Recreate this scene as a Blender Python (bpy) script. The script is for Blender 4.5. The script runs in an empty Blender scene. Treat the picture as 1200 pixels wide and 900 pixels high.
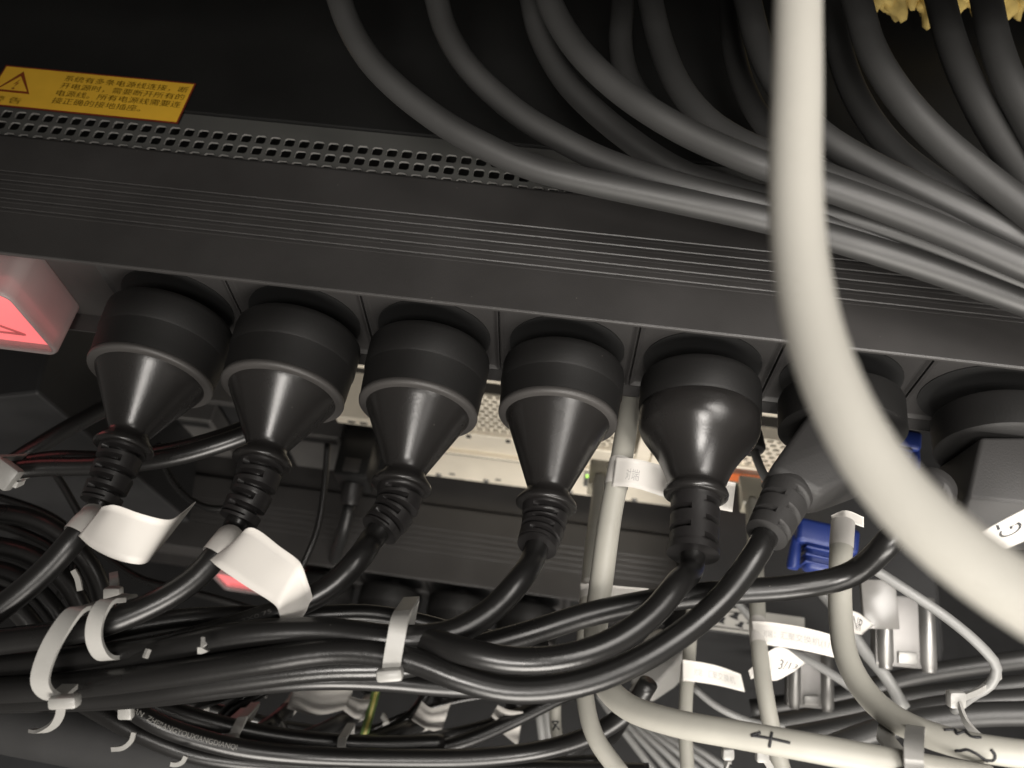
import bpy, bmesh, math, random
import numpy as np
from mathutils import Vector, Matrix
random.seed(7); rng = np.random.default_rng(7)
SC = bpy.context.scene
COL = SC.collection
MM = 0.001

# ------------------------------------------------------------------ camera
CAM = np.array([27.1, -148.0, 220.1])                    # millimetres; origin = front top edge of the power strip
PITCH, YAW, ROLL, FPX = math.radians(60.46), math.radians(-8.74), math.radians(-0.83), 1054.5
_cy, _sy = math.cos(YAW), math.sin(YAW)
FW = np.array([_sy*math.cos(PITCH), _cy*math.cos(PITCH), -math.sin(PITCH)])
_r0 = np.array([_cy, -_sy, 0.0]); _u0 = np.cross(_r0, FW)
RT = math.cos(ROLL)*_r0 + math.sin(ROLL)*_u0
UP = -math.sin(ROLL)*_r0 + math.cos(ROLL)*_u0
cam_data = bpy.data.cameras.new('camera'); cam = bpy.data.objects.new('camera', cam_data); COL.objects.link(cam)
cam_data.sensor_width = 36.0; cam_data.lens = 36.0*FPX/1200.0
cam_data.clip_start = 0.005; cam_data.clip_end = 50
M = Matrix.Identity(4)
for i in range(3):
    M[i][0], M[i][1], M[i][2], M[i][3] = RT[i], UP[i], -FW[i], CAM[i]*MM
cam.matrix_world = M
cam_data.dof.use_dof = True; cam_data.dof.focus_distance = 0.272; cam_data.dof.aperture_fstop = 15.0
SC.camera = cam

# ------------------------------------------------------------------ light
w = bpy.data.worlds.new('World'); SC.world = w; w.use_nodes = True
w.node_tree.nodes['Background'].inputs[0].default_value = (1.0, 0.93, 0.85, 1)
w.node_tree.nodes['Background'].inputs[1].default_value = 0.11
def area(name, loc, target, sx, sy, power, col):
    L = bpy.data.lights.new(name, 'AREA'); L.shape = 'RECTANGLE'; L.size = sx; L.size_y = sy; L.energy = power; L.color = col
    o = bpy.data.objects.new(name, L); COL.objects.link(o)
    o.location = Vector(loc)*MM
    d = (Vector(target)-Vector(loc)).normalized(); o.rotation_euler = d.to_track_quat('-Z', 'Y').to_euler()
    return o
L0 = area('ceiling_lamp', (90, -570, 700), (140, -20, -40), 0.24, 0.22, 0.76, (1.0, 0.95, 0.89)); L0.data.spread = math.radians(58)
L1 = area('side_lamp', (340, -110, 420), (270, -10, -10), 0.34, 0.34, 0.95, (1.0, 0.95, 0.89)); L1.data.spread = math.radians(66)
area('aisle_lamp', (300, -1060, 50), (0, 40, -150), 0.6, 0.5, 18.5, (1.0, 0.945, 0.87))
SC.view_settings.view_transform = 'Standard'; SC.view_settings.look = 'None'
SC.view_settings.exposure = 0.0; SC.view_settings.gamma = 1.0; SC.view_settings.use_curve_mapping = False

# ------------------------------------------------------------------ helpers
def P(px, py, d):                        # a point seen at (px, py) of the 1200x900 picture, d mm deep
    return CAM + d*(FW + RT*(px-600)/FPX + UP*(450-py)/FPX)
def on_plane(px, py, axis, val):
    D = FW + RT*(px-600)/FPX + UP*(450-py)/FPX
    return CAM + D*(val-CAM[axis])/D[axis]

def spline(pts, per=10):
    pts = [np.array(p, float) for p in pts]
    if len(pts) == 2:
        return np.array([pts[0]+(pts[1]-pts[0])*t for t in np.linspace(0, 1, per+1)])
    ext = [2*pts[0]-pts[1]]+pts+[2*pts[-1]-pts[-2]]
    out = []
    for i in range(1, len(ext)-2):
        p0, p1, p2, p3 = ext[i-1:i+3]
        k = [0.0]
        for a, b in ((p0, p1), (p1, p2), (p2, p3)): k.append(k[-1]+max(1e-6, np.linalg.norm(b-a))**0.5)
        t0, t1, t2, t3 = k
        for t in np.linspace(t1, t2, per, endpoint=False):
            A1 = (t1-t)/(t1-t0)*p0+(t-t0)/(t1-t0)*p1; A2 = (t2-t)/(t2-t1)*p1+(t-t1)/(t2-t1)*p2; A3 = (t3-t)/(t3-t2)*p2+(t-t2)/(t3-t2)*p3
            B1 = (t2-t)/(t2-t0)*A1+(t-t0)/(t2-t0)*A2; B2 = (t3-t)/(t3-t1)*A2+(t-t1)/(t3-t1)*A3
            out.append((t2-t)/(t2-t1)*B1+(t-t1)/(t2-t1)*B2)
    out.append(pts[-1])
    return np.array(out)
def resample(pts, step):
    seg = np.linalg.norm(np.diff(pts, axis=0), axis=1); s = np.concatenate([[0], np.cumsum(seg)])
    n = max(4, int(s[-1]/step))
    q = np.linspace(0, s[-1], n+1)
    return np.stack([np.interp(q, s, pts[:, i]) for i in range(3)], 1)
def smooth(pts, it=3):
    pts = pts.copy()
    for _ in range(it): pts[1:-1] = 0.25*pts[:-2]+0.5*pts[1:-1]+0.25*pts[2:]
    return pts
def frames(pts, up=(0, 0, 1)):
    T = np.gradient(pts, axis=0); T /= np.linalg.norm(T, axis=1)[:, None]+1e-9
    u = np.array(up, float); n = u-T[0]*(u@T[0])
    if np.linalg.norm(n) < 1e-3: n = np.cross(T[0], [1, 0.2, 0.1])
    n /= np.linalg.norm(n); N = [n]
    for i in range(1, len(pts)):
        n = N[-1]-T[i]*(N[-1]@T[i]); n /= np.linalg.norm(n)+1e-9; N.append(n)
    N = np.array(N); return T, N, np.cross(T, N)

ORG = {}
def mesh_obj(name, verts, faces, mat, parent=None, flat=False, mats=None, midx=None, angle=None):
    verts = np.asarray(verts, float)
    o0 = ORG[parent.name] if parent is not None else (verts.min(0)+verts.max(0))/2*np.array([1, 1, 0])+np.array([0, 0, verts[:, 2].min()])
    me = bpy.data.meshes.new(name)
    me.from_pydata([tuple(v) for v in (verts-o0)*MM], [], [tuple(int(i) for i in f) for f in faces])
    me.validate()
    for m in (mats or [mat]): me.materials.append(MAT[m])
    if midx is not None and len(midx) == len(me.polygons): me.polygons.foreach_set('material_index', midx)
    if not flat: me.polygons.foreach_set('use_smooth', [True]*len(me.polygons))
    if angle is not None:
        try: me.set_sharp_from_angle(angle=math.radians(angle))
        except Exception: pass
    me.update()
    o = bpy.data.objects.new(name, me); COL.objects.link(o)
    ORG[o.name] = o0
    if parent is not None: o.parent = parent
    else: o.location = Vector(o0)*MM
    return o
def thing(name, label, cat, loc, group=None):
    o = bpy.data.objects.new(name, None); o.empty_display_size = 0.01; COL.objects.link(o)
    o.location = Vector(loc)*MM; ORG[o.name] = np.array(loc, float)
    tag(o, label, cat, group); return o
def tag(o, label=None, cat=None, group=None, kind=None):
    if label: o['label'] = label
    if cat: o['category'] = cat
    if group: o['group'] = group
    if kind: o['kind'] = kind
    return o

def g_tube(pts, r, n=16, cap=True, up=(0, 0, 1)):
    pts = np.asarray(pts); T, N, B = frames(pts, up); L = len(pts)
    r = np.full(L, r) if np.isscalar(r) else np.asarray(r)
    a = np.linspace(0, 2*np.pi, n, endpoint=False)
    V = (pts[:, None, :]+r[:, None, None]*(np.cos(a)[None, :, None]*N[:, None, :]+np.sin(a)[None, :, None]*B[:, None, :])).reshape(-1, 3)
    F = [(i*n+j, i*n+(j+1) % n, (i+1)*n+(j+1) % n, (i+1)*n+j) for i in range(L-1) for j in range(n)]
    if cap: F += [tuple(range(n-1, -1, -1)), tuple(range((L-1)*n, L*n))]
    return V, F
def g_lathe(prof, org, axis, n=48, rfun=None, cap=True):
    axis = np.array(axis, float); axis /= np.linalg.norm(axis)
    u = np.array([0, 0, 1.0]); u -= axis*(u@axis); u /= np.linalg.norm(u); v = np.cross(axis, u)
    org = np.array(org, float); V = []; F = []
    for t, r in prof:
        for j in range(n):
            a = 2*math.pi*j/n; rr = rfun(t, a, r) if rfun else r
            V.append(org+axis*t+rr*(math.cos(a)*u+math.sin(a)*v))
    m = len(prof)
    F = [(i*n+j, (i+1)*n+j, (i+1)*n+(j+1) % n, i*n+(j+1) % n) for i in range(m-1) for j in range(n)]
    if cap: F += [tuple(range(n)), tuple(range(m*n-1, (m-1)*n-1, -1))]
    return V, F
def g_box(c, s, R=None, bev=0.0, seg=2):
    bm = bmesh.new(); bmesh.ops.create_cube(bm, size=1.0)
    for v in bm.verts: v.co = Vector((v.co.x*s[0], v.co.y*s[1], v.co.z*s[2]))
    if bev > 0: bmesh.ops.bevel(bm, geom=bm.edges[:], offset=bev, segments=seg, profile=0.5, affect='EDGES')
    V = np.array([v.co[:] for v in bm.verts]); F = [[v.index for v in f.verts] for f in bm.faces]; bm.free()
    if R is not None: V = V@np.array(R, float)          # rows of R are the box's own axes
    return V+np.array(c, float), F
def g_hull(pts, bev=0.0, seg=2):
    bm = bmesh.new()
    for p in pts: bm.verts.new(Vector(p))
    bmesh.ops.convex_hull(bm, input=bm.verts[:])
    bmesh.ops.delete(bm, geom=[v for v in bm.verts if not v.link_faces], context='VERTS')
    bmesh.ops.dissolve_limit(bm, angle_limit=math.radians(3), verts=bm.verts[:], edges=bm.edges[:])
    if bev > 0: bmesh.ops.bevel(bm, geom=[e for e in bm.edges], offset=bev, segments=seg, profile=0.5, affect='EDGES', clamp_overlap=True)
    bm.verts.index_update()
    V = np.array([v.co[:] for v in bm.verts]); F = [[v.index for v in f.verts] for f in bm.faces]; bm.free()
    return V, F
def join(*gs):
    V = []; F = []; k = 0
    for v, f in gs:
        V.append(np.asarray(v)); F += [[i+k for i in q] for q in f]; k += len(v)
    return np.vstack(V), F
def axes(x, z):                                           # orthonormal rows from two hints
    x = np.array(x, float); x /= np.linalg.norm(x); z = np.array(z, float); z -= x*(z@x); z /= np.linalg.norm(z)
    return np.array([x, np.cross(z, x), z])
def g_ribbon(pts, wdir, width, th):
    pts = np.asarray(pts); T = np.gradient(pts, axis=0); T /= np.linalg.norm(T, axis=1)[:, None]
    W_ = np.array(wdir, float)
    V = []
    for i, p in enumerate(pts):
        wv = W_-T[i]*(W_@T[i]); wv /= np.linalg.norm(wv)+1e-9; n = np.cross(T[i], wv)
        wd = width[i] if not np.isscalar(width) else width
        V += [p-wv*wd/2-n*th/2, p+wv*wd/2-n*th/2, p+wv*wd/2+n*th/2, p-wv*wd/2+n*th/2]
    L = len(pts)
    F = [(i*4+j, i*4+(j+1) % 4, (i+1)*4+(j+1) % 4, (i+1)*4+j) for i in range(L-1) for j in range(4)]
    F += [(3, 2, 1, 0), ((L-1)*4, (L-1)*4+1, (L-1)*4+2, (L-1)*4+3)]
    return np.array(V), F
class Sheet:                                              # a thin ruled sheet between two edge lines
    def __init__(s, a, b, per=8, nb=6):
        A = spline(a, per); B = spline(b, per); s.n = len(A); s.m = nb
        A = smooth(A, 1); B = smooth(B, 1)
        s.G = np.array([[A[i]+(B[i]-A[i])*j/nb for j in range(nb+1)] for i in range(s.n)])
        dU = np.gradient(s.G, axis=0); dV = np.gradient(s.G, axis=1); N = np.cross(dU, dV); s.N = N/(np.linalg.norm(N, axis=2)[..., None]+1e-9)
        c = s.G.mean((0, 1))
        if (s.N.mean((0, 1))@(CAM-c)) < 0: s.N = -s.N
    def geo(s, th=0.16):
        n, m = s.n, s.m+1; V = np.vstack([(s.G+s.N*th/2).reshape(-1, 3), (s.G-s.N*th/2).reshape(-1, 3)]); K = n*m; F = []
        for i in range(n-1):
            for j in range(m-1):
                q = [i*m+j, (i+1)*m+j, (i+1)*m+j+1, i*m+j+1]; F += [q, [k+K for k in q[::-1]]]
        for i in range(n-1):
            for j in (0, m-1): F.append([i*m+j, (i+1)*m+j, (i+1)*m+j+K, i*m+j+K])
        for j in range(m-1):
            for i in (0, n-1): F.append([i*m+j, i*m+j+1, i*m+j+1+K, i*m+j+K])
        return V, F
    def at(s, u, v, off=0.14):
        i = min(max(u, 0), 1)*(s.n-1); j = min(max(v, 0), 1)*s.m; i0 = min(int(i), s.n-2); j0 = min(int(j), s.m-1); a = i-i0; b = j-j0
        f = lambda G: (G[i0, j0]*(1-a)*(1-b)+G[i0+1, j0]*a*(1-b)+G[i0, j0+1]*(1-a)*b+G[i0+1, j0+1]*a*b)
        return f(s.G)+f(s.N)*off
def text_geo(txt, bold=0.0):                                        # flat lettering as faces, height about 1
    c = bpy.data.curves.new('lettering', 'FONT'); c.body = txt; c.resolution_u = 3; c.offset = bold
    o = bpy.data.objects.new('lettering', c); COL.objects.link(o)
    dg = bpy.context.evaluated_depsgraph_get(); dg.update()
    e = o.evaluated_get(dg); me = e.to_mesh()
    V = np.array([v.co[:2] for v in me.vertices]) if len(me.vertices) else np.zeros((0, 2)); F = [list(p.vertices) for p in me.polygons]
    e.to_mesh_clear(); bpy.data.objects.remove(o); bpy.data.curves.remove(c)
    return V, F
def text_on_sheet(name, sh, txt, u0, v0, du, dv, mat, parent, rot=False):
    """lettering runs along u from u0 over du; its height covers dv around v0 (v grows downwards)"""
    V, F = text_geo(txt, 0.0 if mat == 'sticker_brown' else 0.0)
    if not len(V): return
    x0, x1 = V[:, 0].min(), V[:, 0].max(); y0, y1 = V[:, 1].min(), V[:, 1].max()
    Q = []
    for x, y in V:
        a = (x-x0)/(x1-x0); b = 1-(y-y0)/(y1-y0)
        Q.append(sh.at(v0[0]+0, 0) if False else (sh.at(u0+du*a, v0+dv*b) if not rot else sh.at(u0+du*b, v0+dv*(1-a))))
    return mesh_obj(name, Q, F, mat, parent, flat=True)

# ------------------------------------------------------------------ materials
MAT = {}
def pmat(name, col, rough=0.5, metal=0.0, bump=0.0, bscale=900.0, vary=0.0, vscale=60.0, dust=0.0, rvary=0.0, spec=0.5, **kw):
    m = bpy.data.materials.new(name); m.use_nodes = True; nt = m.node_tree; b = nt.nodes['Principled BSDF']
    b.inputs['Base Color'].default_value = (*col, 1); b.inputs['Roughness'].default_value = rough; b.inputs['Metallic'].default_value = metal
    b.inputs['Specular IOR Level'].default_value = spec
    for k, v in kw.items(): b.inputs[k].default_value = v
    tc = nt.nodes.new('ShaderNodeTexCoord')
    def noise(scale, detail=4):
        n = nt.nodes.new('ShaderNodeTexNoise'); n.inputs['Scale'].default_value = scale; n.inputs['Detail'].default_value = detail
        nt.links.new(tc.outputs['Object'], n.inputs['Vector']); return n
    src = None
    if vary > 0:
        n = noise(vscale); r = nt.nodes.new('ShaderNodeMapRange'); r.inputs['From Min'].default_value = 0.3; r.inputs['From Max'].default_value = 0.7
        r.inputs['To Min'].default_value = 1-vary; r.inputs['To Max'].default_value = 1+vary
        nt.links.new(n.outputs['Fac'], r.inputs['Value'])
        mx = nt.nodes.new('ShaderNodeVectorMath'); mx.operation = 'SCALE'; mx.inputs[0].default_value = col
        nt.links.new(r.outputs['Result'], mx.inputs['Scale']); src = mx.outputs['Vector']
    if dust > 0:
        v = nt.nodes.new('ShaderNodeTexVoronoi'); v.inputs['Scale'].default_value = 260.0; nt.links.new(tc.outputs['Object'], v.inputs['Vector'])
        v.inputs['Randomness'].default_value = 1.0
        lt = nt.nodes.new('ShaderNodeMath'); lt.operation = 'LESS_THAN'; lt.inputs[1].default_value = 0.035; nt.links.new(v.outputs['Distance'], lt.inputs[0])
        sp = nt.nodes.new('ShaderNodeSeparateColor'); nt.links.new(v.outputs['Color'], sp.inputs[0])
        gt = nt.nodes.new('ShaderNodeMath'); gt.operation = 'GREATER_THAN'; gt.inputs[1].default_value = 1-dust; nt.links.new(sp.outputs[0], gt.inputs[0])
        mu = nt.nodes.new('ShaderNodeMath'); mu.operation = 'MULTIPLY'; nt.links.new(lt.outputs[0], mu.inputs[0]); nt.links.new(gt.outputs[0], mu.inputs[1])
        mix = nt.nodes.new('ShaderNodeMix'); mix.data_type = 'RGBA'; mix.inputs['B'].default_value = (0.16, 0.15, 0.135, 1)
        mix.inputs['A'].default_value = (*col, 1)
        if src: nt.links.new(src, mix.inputs['A'])
        nt.links.new(mu.outputs[0], mix.inputs['Factor']); src = mix.outputs['Result']
    if src: nt.links.new(src, b.inputs['Base Color'])
    if rvary > 0:
        n = noise(35.0, 6); r = nt.nodes.new('ShaderNodeMapRange'); r.inputs['From Min'].default_value = 0.3; r.inputs['From Max'].default_value = 0.7
        r.inputs['To Min'].default_value = max(0.05, rough-rvary); r.inputs['To Max'].default_value = rough+rvary
        nt.links.new(n.outputs['Fac'], r.inputs['Value']); nt.links.new(r.outputs['Result'], b.inputs['Roughness'])
    if bump > 0:
        n = noise(bscale, 3); bp = nt.nodes.new('ShaderNodeBump'); bp.inputs['Strength'].default_value = bump; bp.inputs['Distance'].default_value = 0.0002
        nt.links.new(n.outputs['Fac'], bp.inputs['Height']); nt.links.new(bp.outputs['Normal'], b.inputs['Normal'])
    MAT[name] = m; return m
pmat('pdu_black', (0.032, 0.0303, 0.0295), 0.46, bump=0.25, bscale=2500, vary=0.15, vscale=40, dust=0.12, rvary=0.06)
pmat('socket_black', (0.030, 0.0285, 0.028), 0.5, bump=0.15, bscale=1800, dust=0.15)
pmat('deep_black', (0.006, 0.006, 0.006), 0.6)
pmat('cover_black', (0.008, 0.008, 0.0075), 0.62, bump=0.3, bscale=1500, vary=0.3, vscale=25, dust=0.06)
pmat('strip_grey', (0.085, 0.085, 0.08), 0.5, bump=0.15, vary=0.12, vscale=30, rvary=0.06)
pmat('cut_edge', (0.42, 0.41, 0.39), 0.5)
pmat('plug_ring', (0.006, 0.0057, 0.0055), 0.6, spec=0.35, bump=0.2, bscale=1500, dust=0.15, rvary=0.08)
pmat('plug_satin', (0.015, 0.014, 0.0135), 0.275, bump=0.12, bscale=1400, dust=0.2, rvary=0.05)
pmat('plug_rim', (0.05, 0.047, 0.045), 0.5)
pmat('relief_black', (0.013, 0.012, 0.012), 0.42, bump=0.1, dust=0.2)
pmat('cord_black', (0.009, 0.0087, 0.0085), 0.31, bump=0.12, bscale=700, dust=0.1, rvary=0.07)
pmat('cord_dark_grey', (0.027, 0.0268, 0.0262), 0.46, bump=0.12, bscale=700, vary=0.1, vscale=50, rvary=0.06)
pmat('angled_grey', (0.024, 0.023, 0.0225), 0.58, bump=0.3, bscale=1600, vary=0.06)
pmat('cord_old', (0.012, 0.012, 0.012), 0.4, bump=0.1)
pmat('jacket_cream', (0.47, 0.455, 0.41), 0.5, bump=0.15, bscale=500, vary=0.05, vscale=50, **{'Subsurface Weight': 0.0})
pmat('jacket_grey', (0.36, 0.35, 0.31), 0.5, bump=0.12, bscale=600, vary=0.07, vscale=60)
pmat('thin_grey', (0.20, 0.20, 0.195), 0.45)
pmat('ink_black', (0.012, 0.012, 0.014), 0.6)
pmat('ink_grey', (0.30, 0.29, 0.28), 0.7)
pmat('cord_print_faint', (0.07, 0.068, 0.064), 0.6)
pmat('cord_print', (0.22, 0.215, 0.20), 0.6)
pmat('paper_white', (0.53, 0.51, 0.48), 0.55, bump=0.08, bscale=300, vary=0.03, vscale=50)
pmat('nylon', (0.31, 0.305, 0.29), 0.38, bump=0.05, **{'Subsurface Weight': 0.25, 'Subsurface Radius': (0.002, 0.002, 0.002)})
pmat('sticker_yellow', (0.90, 0.52, 0.045), 0.5, vary=0.06, vscale=80)
pmat('sticker_red', (0.20, 0.03, 0.012), 0.55)
pmat('sticker_brown', (0.26, 0.05, 0.008), 0.55)
pmat('zinc', (0.86, 0.79, 0.66), 0.42, metal=0.15, bump=0.06, vary=0.06, vscale=40, rvary=0.08)
pmat('steel', (0.27, 0.265, 0.255), 0.42, metal=0.8, vary=0.1, rvary=0.1)
pmat('steel_dark', (0.16, 0.155, 0.15), 0.42, metal=0.6, vary=0.1)
pmat('gold', (0.5, 0.38, 0.16), 0.35, metal=1.0)
pmat('board_green', (0.20, 0.25, 0.20), 0.5)
pmat('orange', (0.70, 0.17, 0.05), 0.5)
pmat('blue', (0.012, 0.028, 0.15), 0.45, bump=0.05)
pmat('clear_plug', (0.45, 0.42, 0.34), 0.2, **{'Transmission Weight': 0.35})
pmat('clip_smoke', (0.30, 0.29, 0.275), 0.22, **{'Transmission Weight': 0.4})
pmat('foam_yellow', (0.58, 0.43, 0.14), 0.85, bump=0.8, bscale=350, vary=0.3, vscale=120)
pmat('wire_green', (0.10, 0.16, 0.05), 0.4)
pmat('wire_yellow', (0.40, 0.36, 0.10), 0.4)
pmat('rack_black', (0.010, 0.010, 0.0105), 0.6, bump=0.2, vary=0.2)
pmat('conduit', (0.022, 0.022, 0.0225), 0.55, bump=0.15, vary=0.15)
pmat('slate', (0.035, 0.036, 0.039), 0.5, vary=0.1)
pmat('led_green', (0.3, 0.7, 0.1), 0.4, **{'Emission Color': (0.55, 1.0, 0.15, 1), 'Emission Strength': 1.2})
pmat('switch_red', (0.55, 0.04, 0.05), 0.4, **{'Emission Color': (1.0, 0.20, 0.21, 1), 'Emission Strength': 1.5})
pmat('switch_line', (0.20, 0.01, 0.015), 0.5, **{'Emission Color': (1.0, 0.03, 0.05, 1), 'Emission Strength': 0.30})
def frosted(nm, tf):
    m = bpy.data.materials.new(nm); m.use_nodes = True; nt = m.node_tree; b = nt.nodes['Principled BSDF']
    b.inputs['Base Color'].default_value = (0.28, 0.275, 0.27, 1); b.inputs['Roughness'].default_value = 0.4
    tr = nt.nodes.new('ShaderNodeBsdfTransparent'); tr.inputs[0].default_value = (1, 0.96, 0.95, 1)
    tl = nt.nodes.new('ShaderNodeBsdfTranslucent'); tl.inputs[0].default_value = (0.6, 0.55, 0.54, 1)
    a = nt.nodes.new('ShaderNodeMixShader'); a.inputs[0].default_value = 0.35; c = nt.nodes.new('ShaderNodeMixShader'); c.inputs[0].default_value = tf
    nt.links.new(b.outputs[0], a.inputs[1]); nt.links.new(tl.outputs[0], a.inputs[2])
    nt.links.new(a.outputs[0], c.inputs[1]); nt.links.new(tr.outputs[0], c.inputs[2])
    nt.links.new(c.outputs[0], nt.nodes['Material Output'].inputs['Surface']); MAT[nm] = m
frosted('frosted_cover', 0.16); frosted('clear_film', 0.72)

# ------------------------------------------------------------------ setting: the inside of the cabinet
V, F = g_box((0, 330, -420), (1400, 6, 1000)); tag(mesh_obj('cabinet_wall', V, F, 'rack_black', flat=True), kind='structure')
V, F = g_box((0, 0, -760), (1400, 900, 6)); tag(mesh_obj('cabinet_floor', V, F, 'rack_black', flat=True), kind='structure')

# ------------------------------------------------------------------ chassis behind the power strip: cover, perforated strip, sticker
def hole_strip(x0, y0, nx, ny, pitch, hole, z, th, rc=0.18, mrg=2.0):
    """a flat sheet with real rounded-square holes; x0,y0 is its near corner"""
    V = []; F = []
    def ring(cx, cy, k):
        h = hole/2; c = hole*rc; q = [(-h+c, -h), (h-c, -h), (h, -h+c), (h, h-c), (h-c, h), (-h+c, h), (-h, h-c), (-h, -h+c)]
        p = pitch/2; o = [(-h+c, -p), (h-c, -p), (p, -h+c), (p, h-c), (h-c, p), (-h+c, p), (-p, h-c), (-p, -h+c)]
        b = len(V); V.extend([(cx+x, cy+y, z) for x, y in q]); V.extend([(cx+x, cy+y, z-th) for x, y in q]); V.extend([(cx+x, cy+y, z) for x, y in o])
        V.extend([(cx-p, cy-p, z), (cx+p, cy-p, z), (cx+p, cy+p, z), (cx-p, cy+p, z)])
        for i in range(8):
            j = (i+1) % 8
            F.append([b+j, b+i, b+8+i, b+8+j])
            if i in (1, 3, 5, 7): F.append([b+i, b+16+i, b+24+{1: 1, 3: 2, 5: 3, 7: 0}[i], b+16+j, b+j])
            else: F.append([b+i, b+16+i, b+16+j, b+j])
    for i in range(nx):
        for k in range(ny): ring(x0+(i+.5)*pitch, y0+(k+.5)*pitch, 0)
    return V, F
CHZ = -15.0
ch = thing('server_chassis', 'black server chassis with a perforated grey rear strip behind the upper power strip', 'server', (-40, 62, -90))
V, F = g_box((-40, 79.3+110, CHZ-30), (640, 220, 62.4), bev=0.6); mesh_obj('cover', V, F, 'cover_black', ch, flat=True)
nx = 100; x0 = -128.6-5.3*26.3
V, F = hole_strip(x0, 52.0, nx, 4, 5.3, 3.75, CHZ, 0.8)
V, F = list(V), list(F)
for (a, b) in ((40.0, 52.0), (52.0+4*5.3, 79.3)):
    k = len(V); V += [(x0, a, CHZ), (x0+nx*5.3, a, CHZ), (x0+nx*5.3, b, CHZ), (x0, b, CHZ)]; F.append([k, k+1, k+2, k+3])
ps = mesh_obj('perforated_strip', V, F, None, ch, flat=True, mats=['strip_grey', 'cut_edge'])
for p_ in ps.data.polygons: p_.material_index = 1 if abs(p_.normal.z) < 0.5 else 0
V, F = g_box((-40, 62, CHZ-40), (560, 40, 1)); mesh_obj('inner_tray', V, F, 'deep_black', ch, flat=True)
# warning sticker
tl, tr, br = (on_plane(*p, 2, CHZ+1.7) for p in ((9, 73), (230, 98), (208, 145)))
tl = np.array([tr[0]-74.0, tr[1], CHZ+1.7]); bl = np.array([br[0]-74.0, br[1]-0.0, CHZ+1.7]); 
st = Sheet([tl, tr], [bl, br], per=6, nb=4)
def stick(n, u0, v0, u1, v1, off, mat, par, th=0.05):
    q = [st.at(u, v, off) for u, v in ((u0, v0), (u1, v0), (u1, v1), (u0, v1))]
    return mesh_obj(n, q, [(0, 1, 2, 3)], mat, par, flat=True)
V, F = st.geo(0.2); sk = mesh_obj('warning_sticker', V, F, 'sticker_red', ch, flat=True); tag(sk, 'yellow warning sticker with a red edge and brown Chinese lettering')
stick('yellow_ground', 0.008, 0.03, 0.992, 0.97, 0.14, 'sticker_yellow', sk)
for row, (txt, u1) in enumerate((('系统有多条电源线连接，断', 0.975), ('开电源时，需要断开所有的', 0.975), ('电源线。所有电源线需要连', 0.975), ('接正确的接地插座。', 0.79))):
    text_on_sheet('lettering', st, txt, 0.335, 0.11+row*0.185, u1-0.335, 0.15, 'sticker_brown', sk)
text_on_sheet('lettering', st, '警 告', 0.03, 0.76, 0.155, 0.16, 'sticker_brown', sk)
def poly_on_sticker(pts): 
    return mesh_obj('warning_symbol', [st.at(u, v, 0.2) for u, v in pts[0]], pts[1], 'sticker_brown', sk, flat=True)
to = [(0.11, 0.12), (0.205, 0.66), (0.015, 0.66)]; ti = [(0.11, 0.24), (0.187, 0.605), (0.033, 0.605)]
poly_on_sticker((to+ti, [(0, 3, 4, 1), (1, 4, 5, 2), (2, 5, 3, 0)]))
poly_on_sticker(([(0.122, 0.30), (0.095, 0.46), (0.112, 0.42), (0.106, 0.53), (0.124, 0.40), (0.108, 0.43)], [(0, 1, 2, 3, 4, 5)]))
poly_on_sticker(([(0.098, 0.55), (0.106, 0.585), (0.117, 0.56), (0.108, 0.53)], [(0, 1, 2, 3)]))

V, F = g_box((-40, 40+150, 90+44), (640, 300, 88), bev=0.8); tag(mesh_obj('upper_shade_block', V, F, 'cover_black', flat=True), 'unseen black block added above the perforated strip to shade the cover', 'server')  # out-of-view block, added to keep lamp light off the cover

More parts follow.
